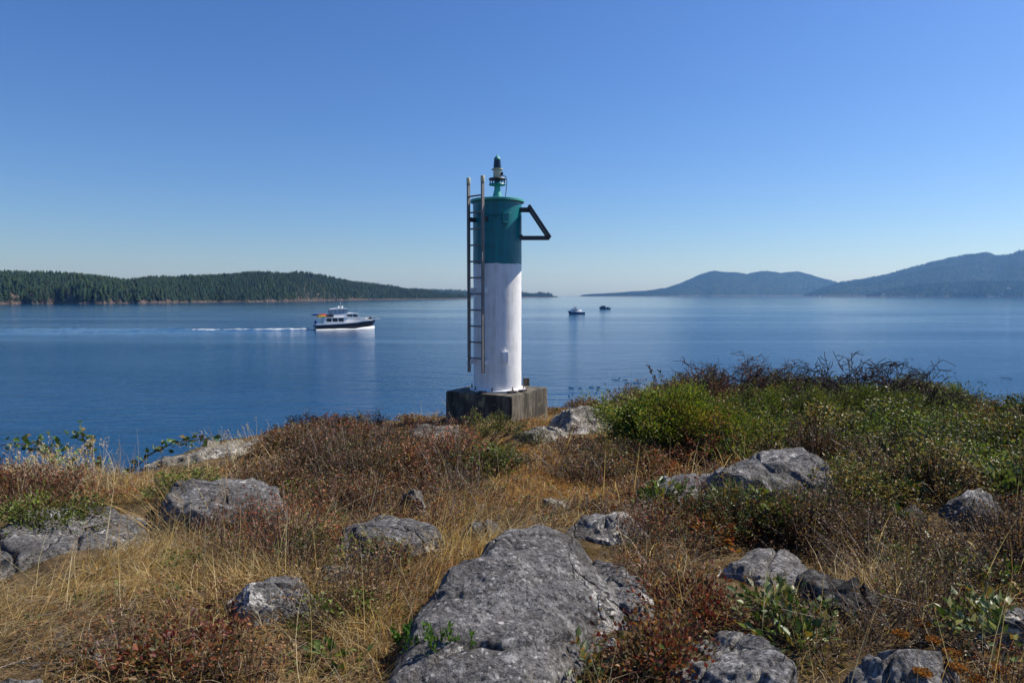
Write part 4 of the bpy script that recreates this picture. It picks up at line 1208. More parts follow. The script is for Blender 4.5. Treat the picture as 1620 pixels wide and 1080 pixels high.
MOUNDS = {}
def make_mounds():
    C0, px, py, r_ = scatter(6600, 150, power=0.35)
    W = weights(px, py)
    for k in range(len(TYPES)):
        W[:, k] *= np.clip(0.8 + 0.9 * fbm(p2(C0[:, 0] * 0.9, C0[:, 1] * 0.9), 3, 200 + 7 * k), 0.05, 3)
    W[:, 0] *= 0.55; W[:, 1] *= 0.7
    cov = np.clip(W.sum(1) * 1.3, 0, 0.95)
    gate = np.clip(0.62 + 1.5 * fbm(p2(C0[:, 0] * 0.6, C0[:, 1] * 0.6), 3, 93), 0.04, 1)      # stands of scrub with open ground between
    cov *= gate
    low = np.ones(len(C0))
    for bx, by, rx, ry, wt in BARE:
        e = np.exp(-((px - bx) / rx) ** 2 - ((py - by) / ry) ** 2)
        cov *= 1 - wt * e
        low *= 1 - 0.72 * wt * e
    pick = (W.cumsum(1) / W.sum(1)[:, None] < r_.uniform(0, 1, (len(C0), 1))).sum(1).clip(0, 4)
    ok = (r_.uniform(0, 1, len(C0)) < cov) & (pick >= 2)
    Rm = (0.10 + 0.36 * r_.uniform(0, 1, len(C0)) ** 1.4) * np.interp(C0[:, 1], [2, 4, 8], [0.55, 0.85, 1.15])
    Hm = Rm * r_.uniform(0.75, 1.5, len(C0)) * low
    Hm *= np.where(C0[:, 0] < 1.2, np.interp(C0[:, 1], [8, 10.5, 13], [1.0, 0.75, 0.55]), 1.0)
    for k, t in enumerate(TYPES):
        i = ok & (pick == k)
        MOUNDS[t] = (C0[i], Rm[i], Hm[i], r_.uniform(0.6, 1.5, i.sum()), r_.integers(0, 5, i.sum()))

def mounds(ty, pal, ls):
    C0, Rm, Hm, tone, fav = MOUNDS[ty]
    r_ = np.random.default_rng(700 + TYPES.index(ty))
    ns = np.clip((Rm / 0.3) ** 2 * 75, 10, 160).astype(int)
    j = np.repeat(np.arange(len(C0)), ns)
    m_ = len(j)
    a, q = r_.uniform(0, 6.283, m_), r_.uniform(0, 1, m_) ** 0.5
    dirxy = np.stack([np.cos(a), np.sin(a)], -1)
    wob = 1 + 0.35 * vnoise(np.stack([np.cos(a) * 1.5 + j * 3.1, np.sin(a) * 1.5, j * 1.0], -1), 3)
    A = C0[j].copy(); A[:, :2] += dirxy * (Rm[j] * q * 0.45)[:, None]; A[:, 2] -= 0.03
    B = C0[j].copy(); B[:, :2] += dirxy * (Rm[j] * q * wob)[:, None]
    B[:, 2] += Hm[j] * np.sqrt(1 - 0.9 * q ** 2) * r_.uniform(0.65, 1.12, m_)
    Mid = (A + B) / 2 + r_.normal(0, 0.02, (m_, 3)) + np.array([0, 0, 0.03])
    rr = 0.0018 * np.clip(A[:, 1] / 4, 0.9, 2.2)
    tw = np.where(r_.uniform(0, 1, (m_, 1)) < 0.22, np.array([[0.36, 0.31, 0.28]]), np.array([[0.11, 0.07, 0.055]])) * r_.uniform(0.6, 1.3, (m_, 1))
    out = [prisms(A, Mid, rr * 1.3, rr, tw), prisms(Mid, B + (B - Mid) * 0.12, rr, rr * 0.5, tw)]
    nl = 7 if ty != 'green' else 9
    li = np.repeat(np.arange(m_), nl)
    t = r_.uniform(0, 1, len(li)) ** 0.6
    LP = Mid[li] + (B[li] - Mid[li]) * (t * 1.08)[:, None] + r_.normal(0, 0.014, (len(li), 3))
    jl = j[li]
    ch = np.where(r_.uniform(0, 1, len(li)) < 0.55, fav[jl], r_.integers(0, len(pal), len(li)))
    cols = np.clip(np.array(pal)[ch] * (tone[jl] * r_.uniform(0.65, 1.4, len(li)))[:, None], 0.003, 1)
    sz = ls * r_.uniform(0.6, 1.45, len(li)) * np.clip(LP[:, 1] / 6.0, 0.75, 1.6)
    out.append(leaves(LP, sz, sz * r_.uniform(0.4, 0.75, len(li)), cols, r_))
    return out

def grow():
    make_mounds()
    P, px, py, r_ = scatter(240000, 101, power=0.55)
    W = weights(px, py)
    # patchiness
    for k in range(len(TYPES)):
        W[:, k] *= np.clip(0.75 + 1.1 * fbm(p2(P[:, 0] * 1.6, P[:, 1] * 1.6), 3, 200 + 7 * k), 0.05, 3)
    tot = W.sum(1)
    cov = np.clip(tot * 1.6, 0, 1)
    low = np.ones(len(P))
    for bx, by, rx, ry, wt in BARE:
        e = np.exp(-((px - bx) / rx) ** 2 - ((py - by) / ry) ** 2)
        cov *= 1 - 0.5 * wt * e
        low *= 1 - 0.72 * wt * e
    pick = (W.cumsum(1) / tot[:, None] < r_.uniform(0, 1, (len(P), 1))).sum(1).clip(0, len(TYPES) - 1)
    live = r_.uniform(0, 1, len(P)) < cov
    dist = P[:, 1]
    out = {}
    # ---- grasses
    for ty, mult, l0, l1, cols_, wdt in (('straw', 6, 0.10, 0.34, [(0.62, 0.47, 0.23), (0.50, 0.35, 0.15), (0.70, 0.58, 0.36), (0.36, 0.22, 0.09)], 0.0036), ('tan', 5, 0.06, 0.20, [(0.52, 0.29, 0.10), (0.42, 0.20, 0.065), (0.56, 0.39, 0.17), (0.30, 0.15, 0.05)], 0.0034)):
        i = np.where(live & (pick == TYPES.index(ty)))[0]
        i = np.repeat(i, mult)
        n = len(i)
        B = P[i] + np.concatenate([r_.normal(0, 0.05, (n, 2)), np.full((n, 1), -0.01)], 1)
        cl = fbm(p2(B[:, 0] * 2.2, B[:, 1] * 2.2), 2, 77)
        B[:, 2] = ground(B[:, 0], B[:, 1]) - 0.01
        wind = np.stack([0.35 + 0.6 * fbm(p2(B[:, 0] * 1.3, B[:, 1] * 1.3), 2, 5), 0.6 * fbm(p2(B[:, 0] * 1.3, B[:, 1] * 1.3), 2, 6)], -1)
        D = np.concatenate([r_.normal(0, 0.55, (n, 2)) + 0.45 * wind, np.ones((n, 1))], 1)
        D /= np.linalg.norm(D, axis=1, keepdims=True)
        bend = np.concatenate([wind * 0.6 + r_.normal(0, 0.3, (n, 2)), -r_.uniform(0.05, 0.65, (n, 1))], 1)
        L = r_.uniform(l0, l1, n) * (1 + 0.35 * cl)
        pal = np.array(cols_)[r_.integers(0, len(cols_), n)]
        cols = np.clip(pal * (1 + r_.uniform(-0.3, 0.25, (n, 1))), 0.005, 1)
        Wd = wdt * np.clip(dist[i] / 4.0, 0.8, 2.4) * r_.uniform(0.6, 1.3, n)
        parts = [blades(B, D, L, Wd, bend, cols, r_)]
        if ty == 'straw':      # tall seed stalks
            k = r_.choice(n, n // 60, replace=False)
            Ds = np.concatenate([r_.normal(0.1, 0.22, (len(k), 2)), np.ones((len(k), 1))], 1)
            Ds /= np.linalg.norm(Ds, axis=1, keepdims=True)
            parts.append(blades(B[k], Ds, r_.uniform(0.3, 0.6, len(k)), Wd[k] * 1.2, bend[k] * 0.25, cols[k] * 1.15, r_, 4))
        out[ty] = join(parts)
    # ---- low scrub: each clump a fan of twigs carrying small leaves
    specs = {'red': (0.13, 0.32, [(0.25, 0.08, 0.042), (0.17, 0.062, 0.038), (0.28, 0.13, 0.05), (0.15, 0.11, 0.05), (0.15, 0.14, 0.04)], 0.022),
             'brown': (0.12, 0.34, [(0.17, 0.10, 0.05), (0.11, 0.065, 0.033), (0.24, 0.16, 0.08), (0.09, 0.085, 0.028), (0.16, 0.07, 0.036)], 0.021),
             'green': (0.16, 0.42, [(0.11, 0.15, 0.027), (0.075, 0.12, 0.02), (0.16, 0.19, 0.04), (0.19, 0.14, 0.05), (0.06, 0.085, 0.017)], 0.027)}
    for ty, (h0, h1, cols_, ls) in specs.items():
        i = np.where(live & (pick == TYPES.index(ty)))[0]
        i = i[r_.uniform(0, 1, len(i)) < (0.10 if ty == 'green' else 0.2)]
        n = len(i)
        hs = r_.uniform(h0, h1, n) * np.clip(1 + 1.0 * fbm(p2(P[i, 0] * 1.3, P[i, 1] * 1.3), 3, 31), 0.3, 2.1)
        hs *= np.interp(dist[i], [2, 4.5, 7], [0.55, 0.85, 1.0]) * low[i]
        hs *= np.where(P[i, 0] < 1.2, np.interp(dist[i], [8, 10.5, 13], [1.0, 0.65, 0.45]), 0.85)
        nt_ = 3
        ii = np.repeat(np.arange(n), nt_)
        m_ = len(ii)
        A = P[i][ii] + np.concatenate([r_.normal(0, 0.03, (m_, 2)), np.full((m_, 1), -0.02)], 1)
        d = np.concatenate([r_.normal(0, 0.55, (m_, 2)), r_.uniform(0.6, 1.2, (m_, 1))], 1)
        d /= np.linalg.norm(d, axis=1, keepdims=True)
        Lt = hs[ii] * r_.uniform(0.6, 1.25, m_)
        Mid = A + d * (Lt * 0.55)[:, None]
        d2 = d + r_.normal(0, 0.35, (m_, 3)); d2 /= np.linalg.norm(d2, axis=1, keepdims=True)
        B = Mid + d2 * (Lt * 0.5)[:, None]
        rr = 0.0017 * np.clip(A[:, 1] / 4, 0.9, 2.2)
        tw = np.where(r_.uniform(0, 1, (m_, 1)) < 0.3, np.array([[0.34, 0.29, 0.26]]), np.array([[0.13, 0.08, 0.06]])) * r_.uniform(0.6, 1.3, (m_, 1))
        parts = [prisms(A, Mid, rr * 1.3, rr, tw), prisms(Mid, B, rr, rr * 0.5, tw)]
        parts += mounds(ty, cols_, ls)
        nl = 6 if ty != 'green' else 8
        li = np.repeat(np.arange(m_), nl)
        t = r_.uniform(0.25, 1.05, len(li))
        LP = np.where((t < 0.55)[:, None], A[li] + (Mid[li] - A[li]) * (t / 0.55)[:, None], Mid[li] + (B[li] - Mid[li]) * ((t - 0.55) / 0.5)[:, None])
        LP = LP + r_.normal(0, 0.012, LP.shape)
        clump = np.clip(fbm(p2(LP[:, 0] * 1.4, LP[:, 1] * 1.4), 2, 61) * 1.6 + 2.0, 0, 4.99).astype(int)
        ch = np.where(r_.uniform(0, 1, len(li)) < 0.45, clump, r_.integers(0, 5, len(li)))
        cols = np.clip(np.array(cols_)[ch] * (1 + r_.uniform(-0.35, 0.4, (len(li), 1))), 0.003, 1)
        sz = ls * r_.uniform(0.6, 1.4, len(li)) * np.clip(LP[:, 1] / 6.0, 0.75, 1.5)
        parts.append(leaves(LP, sz, sz * r_.uniform(0.4, 0.75, len(li)), cols, r_))
        out[ty] = join(parts)
    return out
veg = grow()
for ty, nm, lab, cat, mat in (('straw', 'dry_grass', 'pale straw-coloured dry grass spread over the lower left ground', 'grass', 'grass'),
                              ('tan', 'short_dry_grass', 'short orange-tan dry grass on the ground below the tower', 'grass', 'grass'),
                              ('red', 'red_scrub', 'low red-brown leafy scrub covering the ground between rocks', 'ground cover', 'leaf'),
                              ('brown', 'brown_scrub', 'dull brown withered scrub covering the right foreground', 'ground cover', 'leaf'),
                              ('green', 'green_scrub', 'low green leafy ground cover on the right slope', 'ground cover', 'leaf')):
    v, f, c = veg[ty]
    tag(npmesh(nm, v, f, M[mat], c), lab, cat, kind='stuff')

# fallen leaves, bits of twig and small stones lying between the plants
def litter():
    P, px, py, r_ = scatter(75000, 160, power=0.6)
    n = len(P)
    P[:, 2] += 0.006
    d = np.stack([r_.normal(0, 1, n), r_.normal(0, 1, n), r_.normal(0, 0.25, n)], -1)
    pal = np.array([(0.20, 0.12, 0.06), (0.30, 0.19, 0.09), (0.12, 0.07, 0.04), (0.36, 0.27, 0.16), (0.16, 0.06, 0.035)])
    sz = r_.uniform(0.012, 0.034, n)
    parts = [leaves(P, sz, sz * 0.6, pal[r_.integers(0, 5, n)] * r_.uniform(0.6, 1.3, (n, 1)), r_, 0.0, dirs=d)]
    k = r_.choice(n, 9000, replace=False)
    a = r_.uniform(0, 6.28, len(k)); ln = r_.uniform(0.05, 0.28, len(k))
    B = P[k] + np.stack([np.cos(a) * ln, np.sin(a) * ln, r_.uniform(0.0, 0.05, len(k))], -1)
    B[:, 2] = ground(B[:, 0], B[:, 1]) + r_.uniform(0.0, 0.06, len(k))
    rr = np.full(len(k), 0.0028) * np.clip(P[k, 1] / 4, 0.9, 2)
    parts.append(prisms(P[k], B, rr, rr * 0.6, np.where(r_.uniform(0, 1, (len(k), 1)) < 0.5, np.array([[0.34, 0.30, 0.26]]), np.array([[0.14, 0.09, 0.06]])) * r_.uniform(0.6, 1.2, (len(k), 1)), 4))
    v, f, c = join(parts)
    tag(npmesh('leaf_litter', v, f, M['grass'], c), 'fallen leaves and broken twigs littering the ground between plants', 'litter', kind='stuff')
    # gravel chips
    Q, px, py, r_ = scatter(9000, 161, power=0.5)
    Q = Q[fbm(p2(Q[:, 0] * 0.8, Q[:, 1] * 0.8), 3, 9) > 0.05]
    m_ = len(Q)
    base = np.array([(1, 0, 0), (0, 1, 0), (-1, 0, 0), (0, -1, 0), (0, 0, 1), (0, 0, -1)], float)
    V = base[None] * r_.uniform(0.55, 1.2, (m_, 6, 1)) * (r_.uniform(0, 1, m_) ** 3 * 0.035 + 0.008)[:, None, None] * np.array([1.2, 1.0, 0.6])
    V += Q[:, None]
    ff = np.array([(0, 1, 4), (1, 2, 4), (2, 3, 4), (3, 0, 4), (1, 0, 5), (2, 1, 5), (3, 2, 5), (0, 3, 5)])
    F_ = (np.arange(m_)[:, None, None] * 6 + ff[None]).reshape(-1, 3)
    tag(npmesh('gravel', V.reshape(-1, 3), F_, M['rock']), 'small grey stone chips strewn on the bare soil', 'gravel', kind='stuff')
litter()

# ------------------------------------------------------------------ single shrubs and plants
def branch_tree(r_, base, height, spread, stems, depth=3, wiggle=0.25, lean=(0, 0), r0=0.010, kids=3, gnarl=0.0):
    segs, tips = [], []
    def go(p, d, L, r, lev):
        n = 3
        for k in range(n):
            d = d + Vector(r_.normal(0, wiggle, 3)) * 0.5 + Vector((0, 0, 0.05))
            if gnarl: d = d + Vector(r_.normal(0, gnarl, 3))
            d.normalize()
            q = p + d * (L / n)
            segs.append((tuple(p), tuple(q), r, r * 0.85, lev))
            r *= 0.85
            p = q
            if lev < depth and (k > 0 or lev > 0):
                for _ in range(r_.integers(1, kids)):
                    d2 = d + Vector(r_.normal(0, 0.62, 3)); d2.normalize()
                    go(p, d2, L * r_.uniform(0.4, 0.7), r * 0.65, lev + 1)
        tips.append(tuple(p))
    for s in range(stems):
        a = r_.uniform(0, 6.28)
        rr = r_.uniform(0, 1) ** 0.5
        b = Vector((base[0] + math.cos(a) * rr * spread * 0.35, base[1] + math.sin(a) * rr * spread * 0.3, base[2] - 0.03))
        d = Vector((math.cos(a) * rr * spread * 0.5 + lean[0], math.sin(a) * rr * spread * 0.4 + lean[1], height)).normalized()
        go(b, d, height * r_.uniform(0.6, 0.95), r0 * r_.uniform(0.6, 1.1), 0)
    return segs, tips

def shrub(name, label, cat, base, height, spread, stems=12, leafn=3000, lsize=0.025, lcols=((0.08, 0.11, 0.02),), bark=(0.07, 0.045, 0.03), seed=0, depth=2, wiggle=0.3, lean=(0, 0), r0=0.008, kids=3, gnarl=0.0, leafmat='leaf', up=0.5, group=None, ratio=0.6, around=0.05, vol=0.0, thick=1.0):
    r_ = np.random.default_rng(seed)
    base = np.array(base, float)
    t = thing(name, label, cat, tuple(base), 0, group)
    segs, tips = branch_tree(r_, (0, 0, 0), height, spread, stems, depth, wiggle, lean, r0, kids, gnarl)
    A = np.array([s[0] for s in segs]); B = np.array([s[1] for s in segs])
    # keep the crown at its height
    zmax = max(B[:, 2].max(), 1e-3); k = height / zmax
    A[:, 2] *= k; B[:, 2] *= k
    ra = np.array([s[2] for s in segs]); rb_ = np.array([s[3] for s in segs])
    mn = 0.0011 * np.clip(base[1] / 4, 0.8, 2.6) * thick
    v, f, c = prisms(A, B, np.maximum(ra, mn), np.maximum(rb_, mn * 0.8), jit(bark, len(A), r_, 0.35), 5)
    npmesh('stems', v, f, M['bark'], c, t)
    if leafn:
        w = 0.15 + (A[:, 2] / max(height, 1e-3)).clip(0, 1)
        w = w * np.array([0.3 + s[4] for s in segs]); w /= w.sum()
        i = r_.choice(len(A), leafn, p=w)
        P = A[i] + (B[i] - A[i]) * r_.uniform(0, 1, (leafn, 1)) + r_.normal(0, around, (leafn, 3)) * np.array([1, 1, 0.8])
        if vol > 0:      # filled crown: leaf clusters through the whole volume, uneven outline
            m_ = int(leafn * vol)
            nc = max(18, int(m_ / 260))
            a = r_.uniform(0, 6.28, nc); rr = r_.uniform(0, 1, nc) ** 0.5
            cz = r_.uniform(0.04, 0.95, nc)
            prof = np.sqrt(np.clip(1 - (cz - 0.35) ** 2 / 0.5, 0.05, 1))
            cx, cy = np.cos(a) * rr * spread / 2 * prof, np.sin(a) * rr * spread / 2 * 0.8 * prof
            cc_ = np.stack([cx, cy, cz * height * (1 - 0.35 * rr ** 2)], -1)
            ci = r_.integers(0, nc, m_)
            P[:m_] = cc_[ci] + r_.normal(0, 0.062 * max(spread, 0.6) ** 0.5, (m_, 3))
        P[:, 2] = np.maximum(P[:, 2], 0.005)
        cl = np.clip((fbm(P * 3.5 + seed, 2, seed) * 0.8 + 0.5) * len(lcols), 0, len(lcols) - 1).astype(int)
        ch = np.where(r_.uniform(0, 1, leafn) < 0.5, cl, r_.integers(0, len(lcols), leafn))
        cols = np.clip(np.array(lcols)[ch] * (1 + r_.uniform(-0.3, 0.35, (leafn, 1))), 0.003, 1)
        if vol > 0: cols[:m_] = np.clip(cols[:m_] * r_.uniform(0.55, 1.4, nc)[ci][:, None], 0.003, 1)
        sz = lsize * r_.uniform(0.6, 1.35, leafn)
        out_ = P - np.array([0, 0, height * 0.3]); out_ /= np.linalg.norm(out_, axis=1, keepdims=True) + 1e-6
        v, f, c = leaves(P, sz, sz * ratio * r_.uniform(0.8, 1.2, leafn), cols, r_, up, dirs=out_ * 0.8 + np.array([0, 0, up]))
        npmesh('foliage', v, f, M[leafmat], c, t)
    return t

YG = ((0.15, 0.20, 0.022), (0.11, 0.165, 0.02), (0.22, 0.24, 0.035), (0.07, 0.115, 0.015), (0.20, 0.15, 0.04))
DG = ((0.10, 0.14, 0.025), (0.075, 0.115, 0.02), (0.15, 0.175, 0.035), (0.05, 0.08, 0.016), (0.16, 0.13, 0.05))
RB = ((0.18, 0.06, 0.038), (0.13, 0.05, 0.034), (0.23, 0.10, 0.05), (0.11, 0.065, 0.036))
PG = ((0.12, 0.16, 0.05), (0.20, 0.23, 0.10), (0.08, 0.12, 0.03), (0.30, 0.30, 0.16))
OG = ((0.06, 0.11, 0.02), (0.10, 0.15, 0.03), (0.16, 0.20, 0.05), (0.04, 0.08, 0.015), (0.22, 0.16, 0.03))
OR = ((0.30, 0.12, 0.02), (0.22, 0.06, 0.015), (0.36, 0.20, 0.04), (0.10, 0.13, 0.03), (0.08, 0.12, 0.02))
GB = (0.16, 0.14, 0.125)

def sh(px, d, ytop, *a, **k):
    b = at(px, d)
    hgt = max(0.15, ztop(ytop, d) - b[2])
    return b, hgt

def plant(name, label, px, d, ytop, spread, **k):
    b, hgt = sh(px, d, ytop)
    return shrub(name, label, k.pop('cat', 'shrub'), b, hgt, spread, **k)

plant('green_bush', 'large bright yellow-green bush between the tan grass and the flat-topped boulder', 1075, 8.5, 612, 1.75, stems=26, leafn=30000, lsize=0.034, lcols=YG, seed=301, vol=0.8, depth=2)
plant('green_bush', 'smaller yellow-green bush at the right shoulder of the large bright bush', 1150, 9.3, 640, 1.0, stems=16, leafn=9000, lsize=0.03, lcols=YG, seed=302, vol=0.75)
plant('brown_shrub', 'rusty red-brown shrub rising behind the large bright bush', 1072, 11.2, 586, 1.2, stems=30, leafn=6500, lsize=0.024, lcols=RB, seed=303, depth=2, bark=(0.05, 0.03, 0.025))
plant('seed_stalk', 'tall dark seed stalk standing up at the left of the rusty shrub', 1049, 11.3, 571, 0.12, cat='plant', stems=2, leafn=170, lsize=0.035, lcols=((0.05, 0.025, 0.02),), seed=304, depth=1, wiggle=0.08, around=0.018)
for k, (px, d, yt, sp, lab) in enumerate(((1118, 12.0, 570, 0.45, 'forked bare shrub next to the rusty shrub'), (1152, 12.0, 564, 0.55, 'bare shrub with a few red leaves, second right of the rusty shrub'), (1190, 12.3, 556, 0.6, 'tallest bare shrub carrying a tuft of red leaves on top'), (1222, 12.5, 568, 0.45, 'thin upright bare shrub behind the dark green shrubs'), (1245, 12.6, 566, 0.3, 'slender bare stalk shrub at the right of the upright bare ones'))):
    plant('bare_shrub', lab, px, d, yt, sp, stems=9, leafn=620, lsize=0.030, lcols=RB + ((0.06, 0.07, 0.02),), seed=310 + k, depth=3, wiggle=0.35, bark=(0.05, 0.035, 0.03), r0=0.016, kids=3, thick=1.5)
for k, (px, d, yt, sp, lf, lab) in enumerate(((1150, 10.8, 620, 1.0, 7000, 'dull green shrub behind the smaller yellow-green bush'), (1228, 11.0, 594, 1.3, 13000, 'dark green shrub below the slender bare stalks'), (1290, 10.6, 614, 1.2, 11000, 'dense dark green shrub left of the gnarled dead shrub'), (1365, 10.8, 612, 1.3, 12000, 'rounded green shrub in front of the gnarled dead shrub'), (1430, 11.0, 618, 1.2, 9000, 'green shrub below the second gnarled dead shrub'), (1350, 8.6, 664, 0.9, 6000, 'low mid-green shrub with dark hollow below it on the right slope'), (1445, 9.2, 652, 0.8, 4500, 'bright-topped green shrub on the right slope'))):
    plant('green_shrub', lab, px, d, yt, sp, stems=14, leafn=lf, lsize=0.028, lcols=DG if k not in (5, 6) else DG + YG[:2], seed=330 + k, vol=0.75, bark=(0.05, 0.035, 0.025))
plant('dead_shrub', 'gnarled dark dead shrub reaching left over the green shrubs', 1372, 12.0, 553, 0.9, stems=8, leafn=520, lsize=0.022, lcols=((0.05, 0.028, 0.022), (0.08, 0.05, 0.03)), seed=345, depth=3, wiggle=0.35, gnarl=0.16, lean=(-0.55, 0), bark=(0.035, 0.026, 0.024), r0=0.030, kids=3, thick=2.2)
plant('dead_shrub', 'upright dark dead shrub between the gnarled one and pale leaves', 1415, 12.2, 572, 0.7, stems=8, leafn=420, lsize=0.02, lcols=((0.05, 0.028, 0.022), (0.08, 0.05, 0.03)), seed=346, depth=3, wiggle=0.35, gnarl=0.14, bark=(0.04, 0.028, 0.026), r0=0.024, kids=3, thick=2.0)
plant('dead_shrub', 'low bristling dead shrub left of the pale leafy shrub', 1462, 12.0, 568, 0.8, stems=9, leafn=560, lsize=0.02, lcols=((0.07, 0.035, 0.03), (0.06, 0.045, 0.03)), seed=347, depth=3, wiggle=0.35, gnarl=0.14, bark=(0.045, 0.03, 0.028), r0=0.022, kids=3, thick=1.8)
plant('pale_shrub', 'pale green leafy shrub on the skyline near the right edge', 1508, 12.3, 602, 0.8, stems=10, leafn=1700, lsize=0.045, lcols=PG, seed=350, vol=0.6, leafmat='gloss_leaf')
for k, (px, d, yt, sp, lab) in enumerate(((1470, 11.0, 640, 1.1, 'dull brown shrub below the bristling dead shrub'), (1560, 12.2, 628, 1.2, 'brown-green skyline shrub right of the pale leafy shrub'), (1610, 11.5, 640, 1.1, 'brown shrub at the right edge below the shore rock'), (1530, 10.0, 655, 1.1, 'wide brown-green shrub under the pale leafy shrub'), (1600, 9.0, 670, 0.9, 'dark shrub at the right edge above the glossy leaves'))):
    plant('brown_shrub', lab, px, d, yt, sp, stems=18, leafn=4200, lsize=0.024, lcols=RB + DG, seed=360 + k, depth=2, vol=0.4, bark=(0.05, 0.035, 0.03))
# glossy-leaved Oregon grape
for k, (px, py, hgt, sp, lf, cols, lab) in enumerate(((1165, 842, 0.22, 0.42, 260, OR, 'glossy plant with orange and red autumn leaves before the flat-topped boulder'),
        (1212, 838, 0.32, 0.42, 420, OG, 'glossy green plant beside the orange-leaved one'), (1115, 865, 0.16, 0.3, 130, OR, 'small yellow-tinged plant left of the orange-leaved one'),
        (1318, 728, 0.2, 0.6, 380, OG + OR[:2], 'glossy plant with red-tipped leaves right of the flat-topped boulder'), (1345, 770, 0.2, 0.55, 360, OG + OR[:1], 'pale glossy plant midway down the right slope'),
        (1400, 790, 0.18, 0.6, 380, OG, 'low glossy plant before the two boulders on the right slope'), (1375, 832, 0.18, 0.32, 200, OG, 'small glossy plant left of the shaded boulder'),
        (1565, 742, 0.3, 0.7, 480, PG + OG, 'large-leaved pale plant at the right edge, upper'), (1600, 790, 0.25, 0.6, 380, PG + OG, 'large-leaved plant at the right edge behind the spotted boulder'),
        (1215, 705, 0.22, 0.7, 420, OG + OR[:1], 'glossy leaves along the top of the flat-topped boulder'), (1275, 700, 0.25, 0.6, 380, OG + OR[:2], 'glossy leaves with pink tips above the right end of the flat-topped boulder'),
        (1050, 800, 0.14, 0.3, 150, OG, 'small yellow-green plant on the left of the low slab'), (1215, 975, 0.14, 0.26, 120, PG + OG, 'pale green sprig left of the dark rock ledge'),
        (1262, 990, 0.14, 0.3, 130, OG + PG, 'green leaves sprouting under the dark rock ledge'), (1590, 945, 0.2, 0.5, 240, OG, 'dark glossy plant at the right edge, lower'),
        (1590, 1030, 0.16, 0.4, 180, PG + OG, 'pale long-leaved plant by the stone at the right edge'), (905, 1060, 0.10, 0.22, 70, OR[2:] + PG, 'small pale rosette on the right side of the large foreground rock'),
        (1260, 1040, 0.12, 0.3, 110, OG, 'sparse green sprig on the dark spotted bottom rock'), (525, 1050, 0.08, 0.2, 40, OG, 'three-leaved green sprout in the bottom straw grass'), (1440, 905, 0.16, 0.4, 180, DG, 'dull green sprigs amid brown scrub on the right'))):
    shrub('glossy_plant', lab, 'plant', G(px, py), hgt, sp, stems=10, leafn=int(lf * 1.4), lsize=0.066 if py < 900 else 0.05, lcols=cols, seed=400 + k, depth=1, leafmat='gloss_leaf', around=0.04, ratio=0.5, r0=0.004, up=0.35)
# leafy seedlings at the very bottom
for k, (px, py, hgt, lab) in enumerate(((655, 1085, 0.17, 'upright green seedling at the bottom, leftmost on the large rock'), (690, 1095, 0.20, 'tallest upright green seedling at the bottom of the large rock'), (722, 1095, 0.19, 'upright green seedling at the bottom, right of the tallest one'), (640, 1040, 0.06, 'tiny green seedling on the left flank of the large rock'))):
    g = G(px, py)
    shrub('seedling', lab, 'plant', (g[0], g[1], g[2] + 0.10), hgt, 0.10, stems=4, leafn=130, lsize=0.028, lcols=((0.07, 0.15, 0.02), (0.10, 0.19, 0.03), (0.05, 0.11, 0.015)), seed=440 + k, depth=0, wiggle=0.15, around=0.006, r0=0.0025, ratio=0.38, bark=(0.06, 0.08, 0.02))
# centre and left shrubs
plant('twiggy_shrub', 'thin dark-stemmed shrub with green leaves before the concrete block', 775, 9.2, 652, 0.9, stems=9, leafn=1500, lsize=0.026, lcols=YG + DG, seed=450, depth=3, wiggle=0.25, lean=(0.35, 0), bark=(0.06, 0.04, 0.03), r0=0.010, around=0.03)
plant('twiggy_shrub', 'low bright green sprig below the dark-stemmed shrub', 785, 8.0, 735, 0.3, stems=6, leafn=420, lsize=0.03, lcols=YG, seed=451, depth=1)
plant('twiggy_shrub', 'grey leafless twiggy shrub left of centre', 585, 8.5, 680, 0.9, stems=11, leafn=260, lsize=0.02, lcols=RB, seed=452, depth=3, wiggle=0.22, bark=(0.24, 0.21, 0.19), r0=0.008)
plant('twiggy_shrub', 'grey-stemmed shrub with red leaves right of the grey leafless one', 665, 9.0, 662, 0.9, stems=12, leafn=1100, lsize=0.022, lcols=RB, seed=453, depth=3, wiggle=0.25, bark=(0.15, 0.12, 0.11), r0=0.008)
plant('twiggy_shrub', 'thin bare shrub at the right side of the tan grass', 985, 8.6, 690, 0.7, stems=12, leafn=600, lsize=0.02, lcols=RB, seed=454, depth=3, wiggle=0.3, bark=(0.07, 0.05, 0.04), r0=0.007)
plant('twiggy_shrub', 'fine twiggy shrub in tan grass right of the tower block', 915, 10.5, 668, 0.7, stems=10, leafn=400, lsize=0.02, lcols=RB, seed=455, depth=2, wiggle=0.3, bark=(0.09, 0.06, 0.045), r0=0.006)
for k, (px, d, yt, lab) in enumerate(((478, 12.0, 655, 'red-leaved shrub at the left end of the pale rock rim'), (516, 12.2, 656, 'red and green shrub above the pale rock rim'), (575, 12.4, 650, 'thin rust shrub leaning on the skyline left of the tower'), (630, 12.0, 655, 'bushy red shrub on the skyline nearest the tower'), (690, 11.4, 660, 'dark twigs in front of the left corner of the concrete block'), (745, 11.2, 655, 'dry stalks before the shaded face of the concrete block'))):
    plant('red_shrub', lab, px, d, yt, 0.5, stems=9, leafn=700 if k < 4 else 160, lsize=0.024, lcols=RB + ((0.16, 0.07, 0.03),) + (DG[:1] if k == 1 else ()), seed=460 + k, depth=2, wiggle=0.3, bark=(0.07, 0.04, 0.035))
plant('yellow_shrub', 'yellow-green tufted shrub behind the red scrub left of the tower', 520, 11.2, 668, 0.8, stems=12, leafn=1700, lsize=0.026, lcols=((0.16, 0.16, 0.03), (0.12, 0.11, 0.03), (0.10, 0.06, 0.03)), seed=470, depth=2)
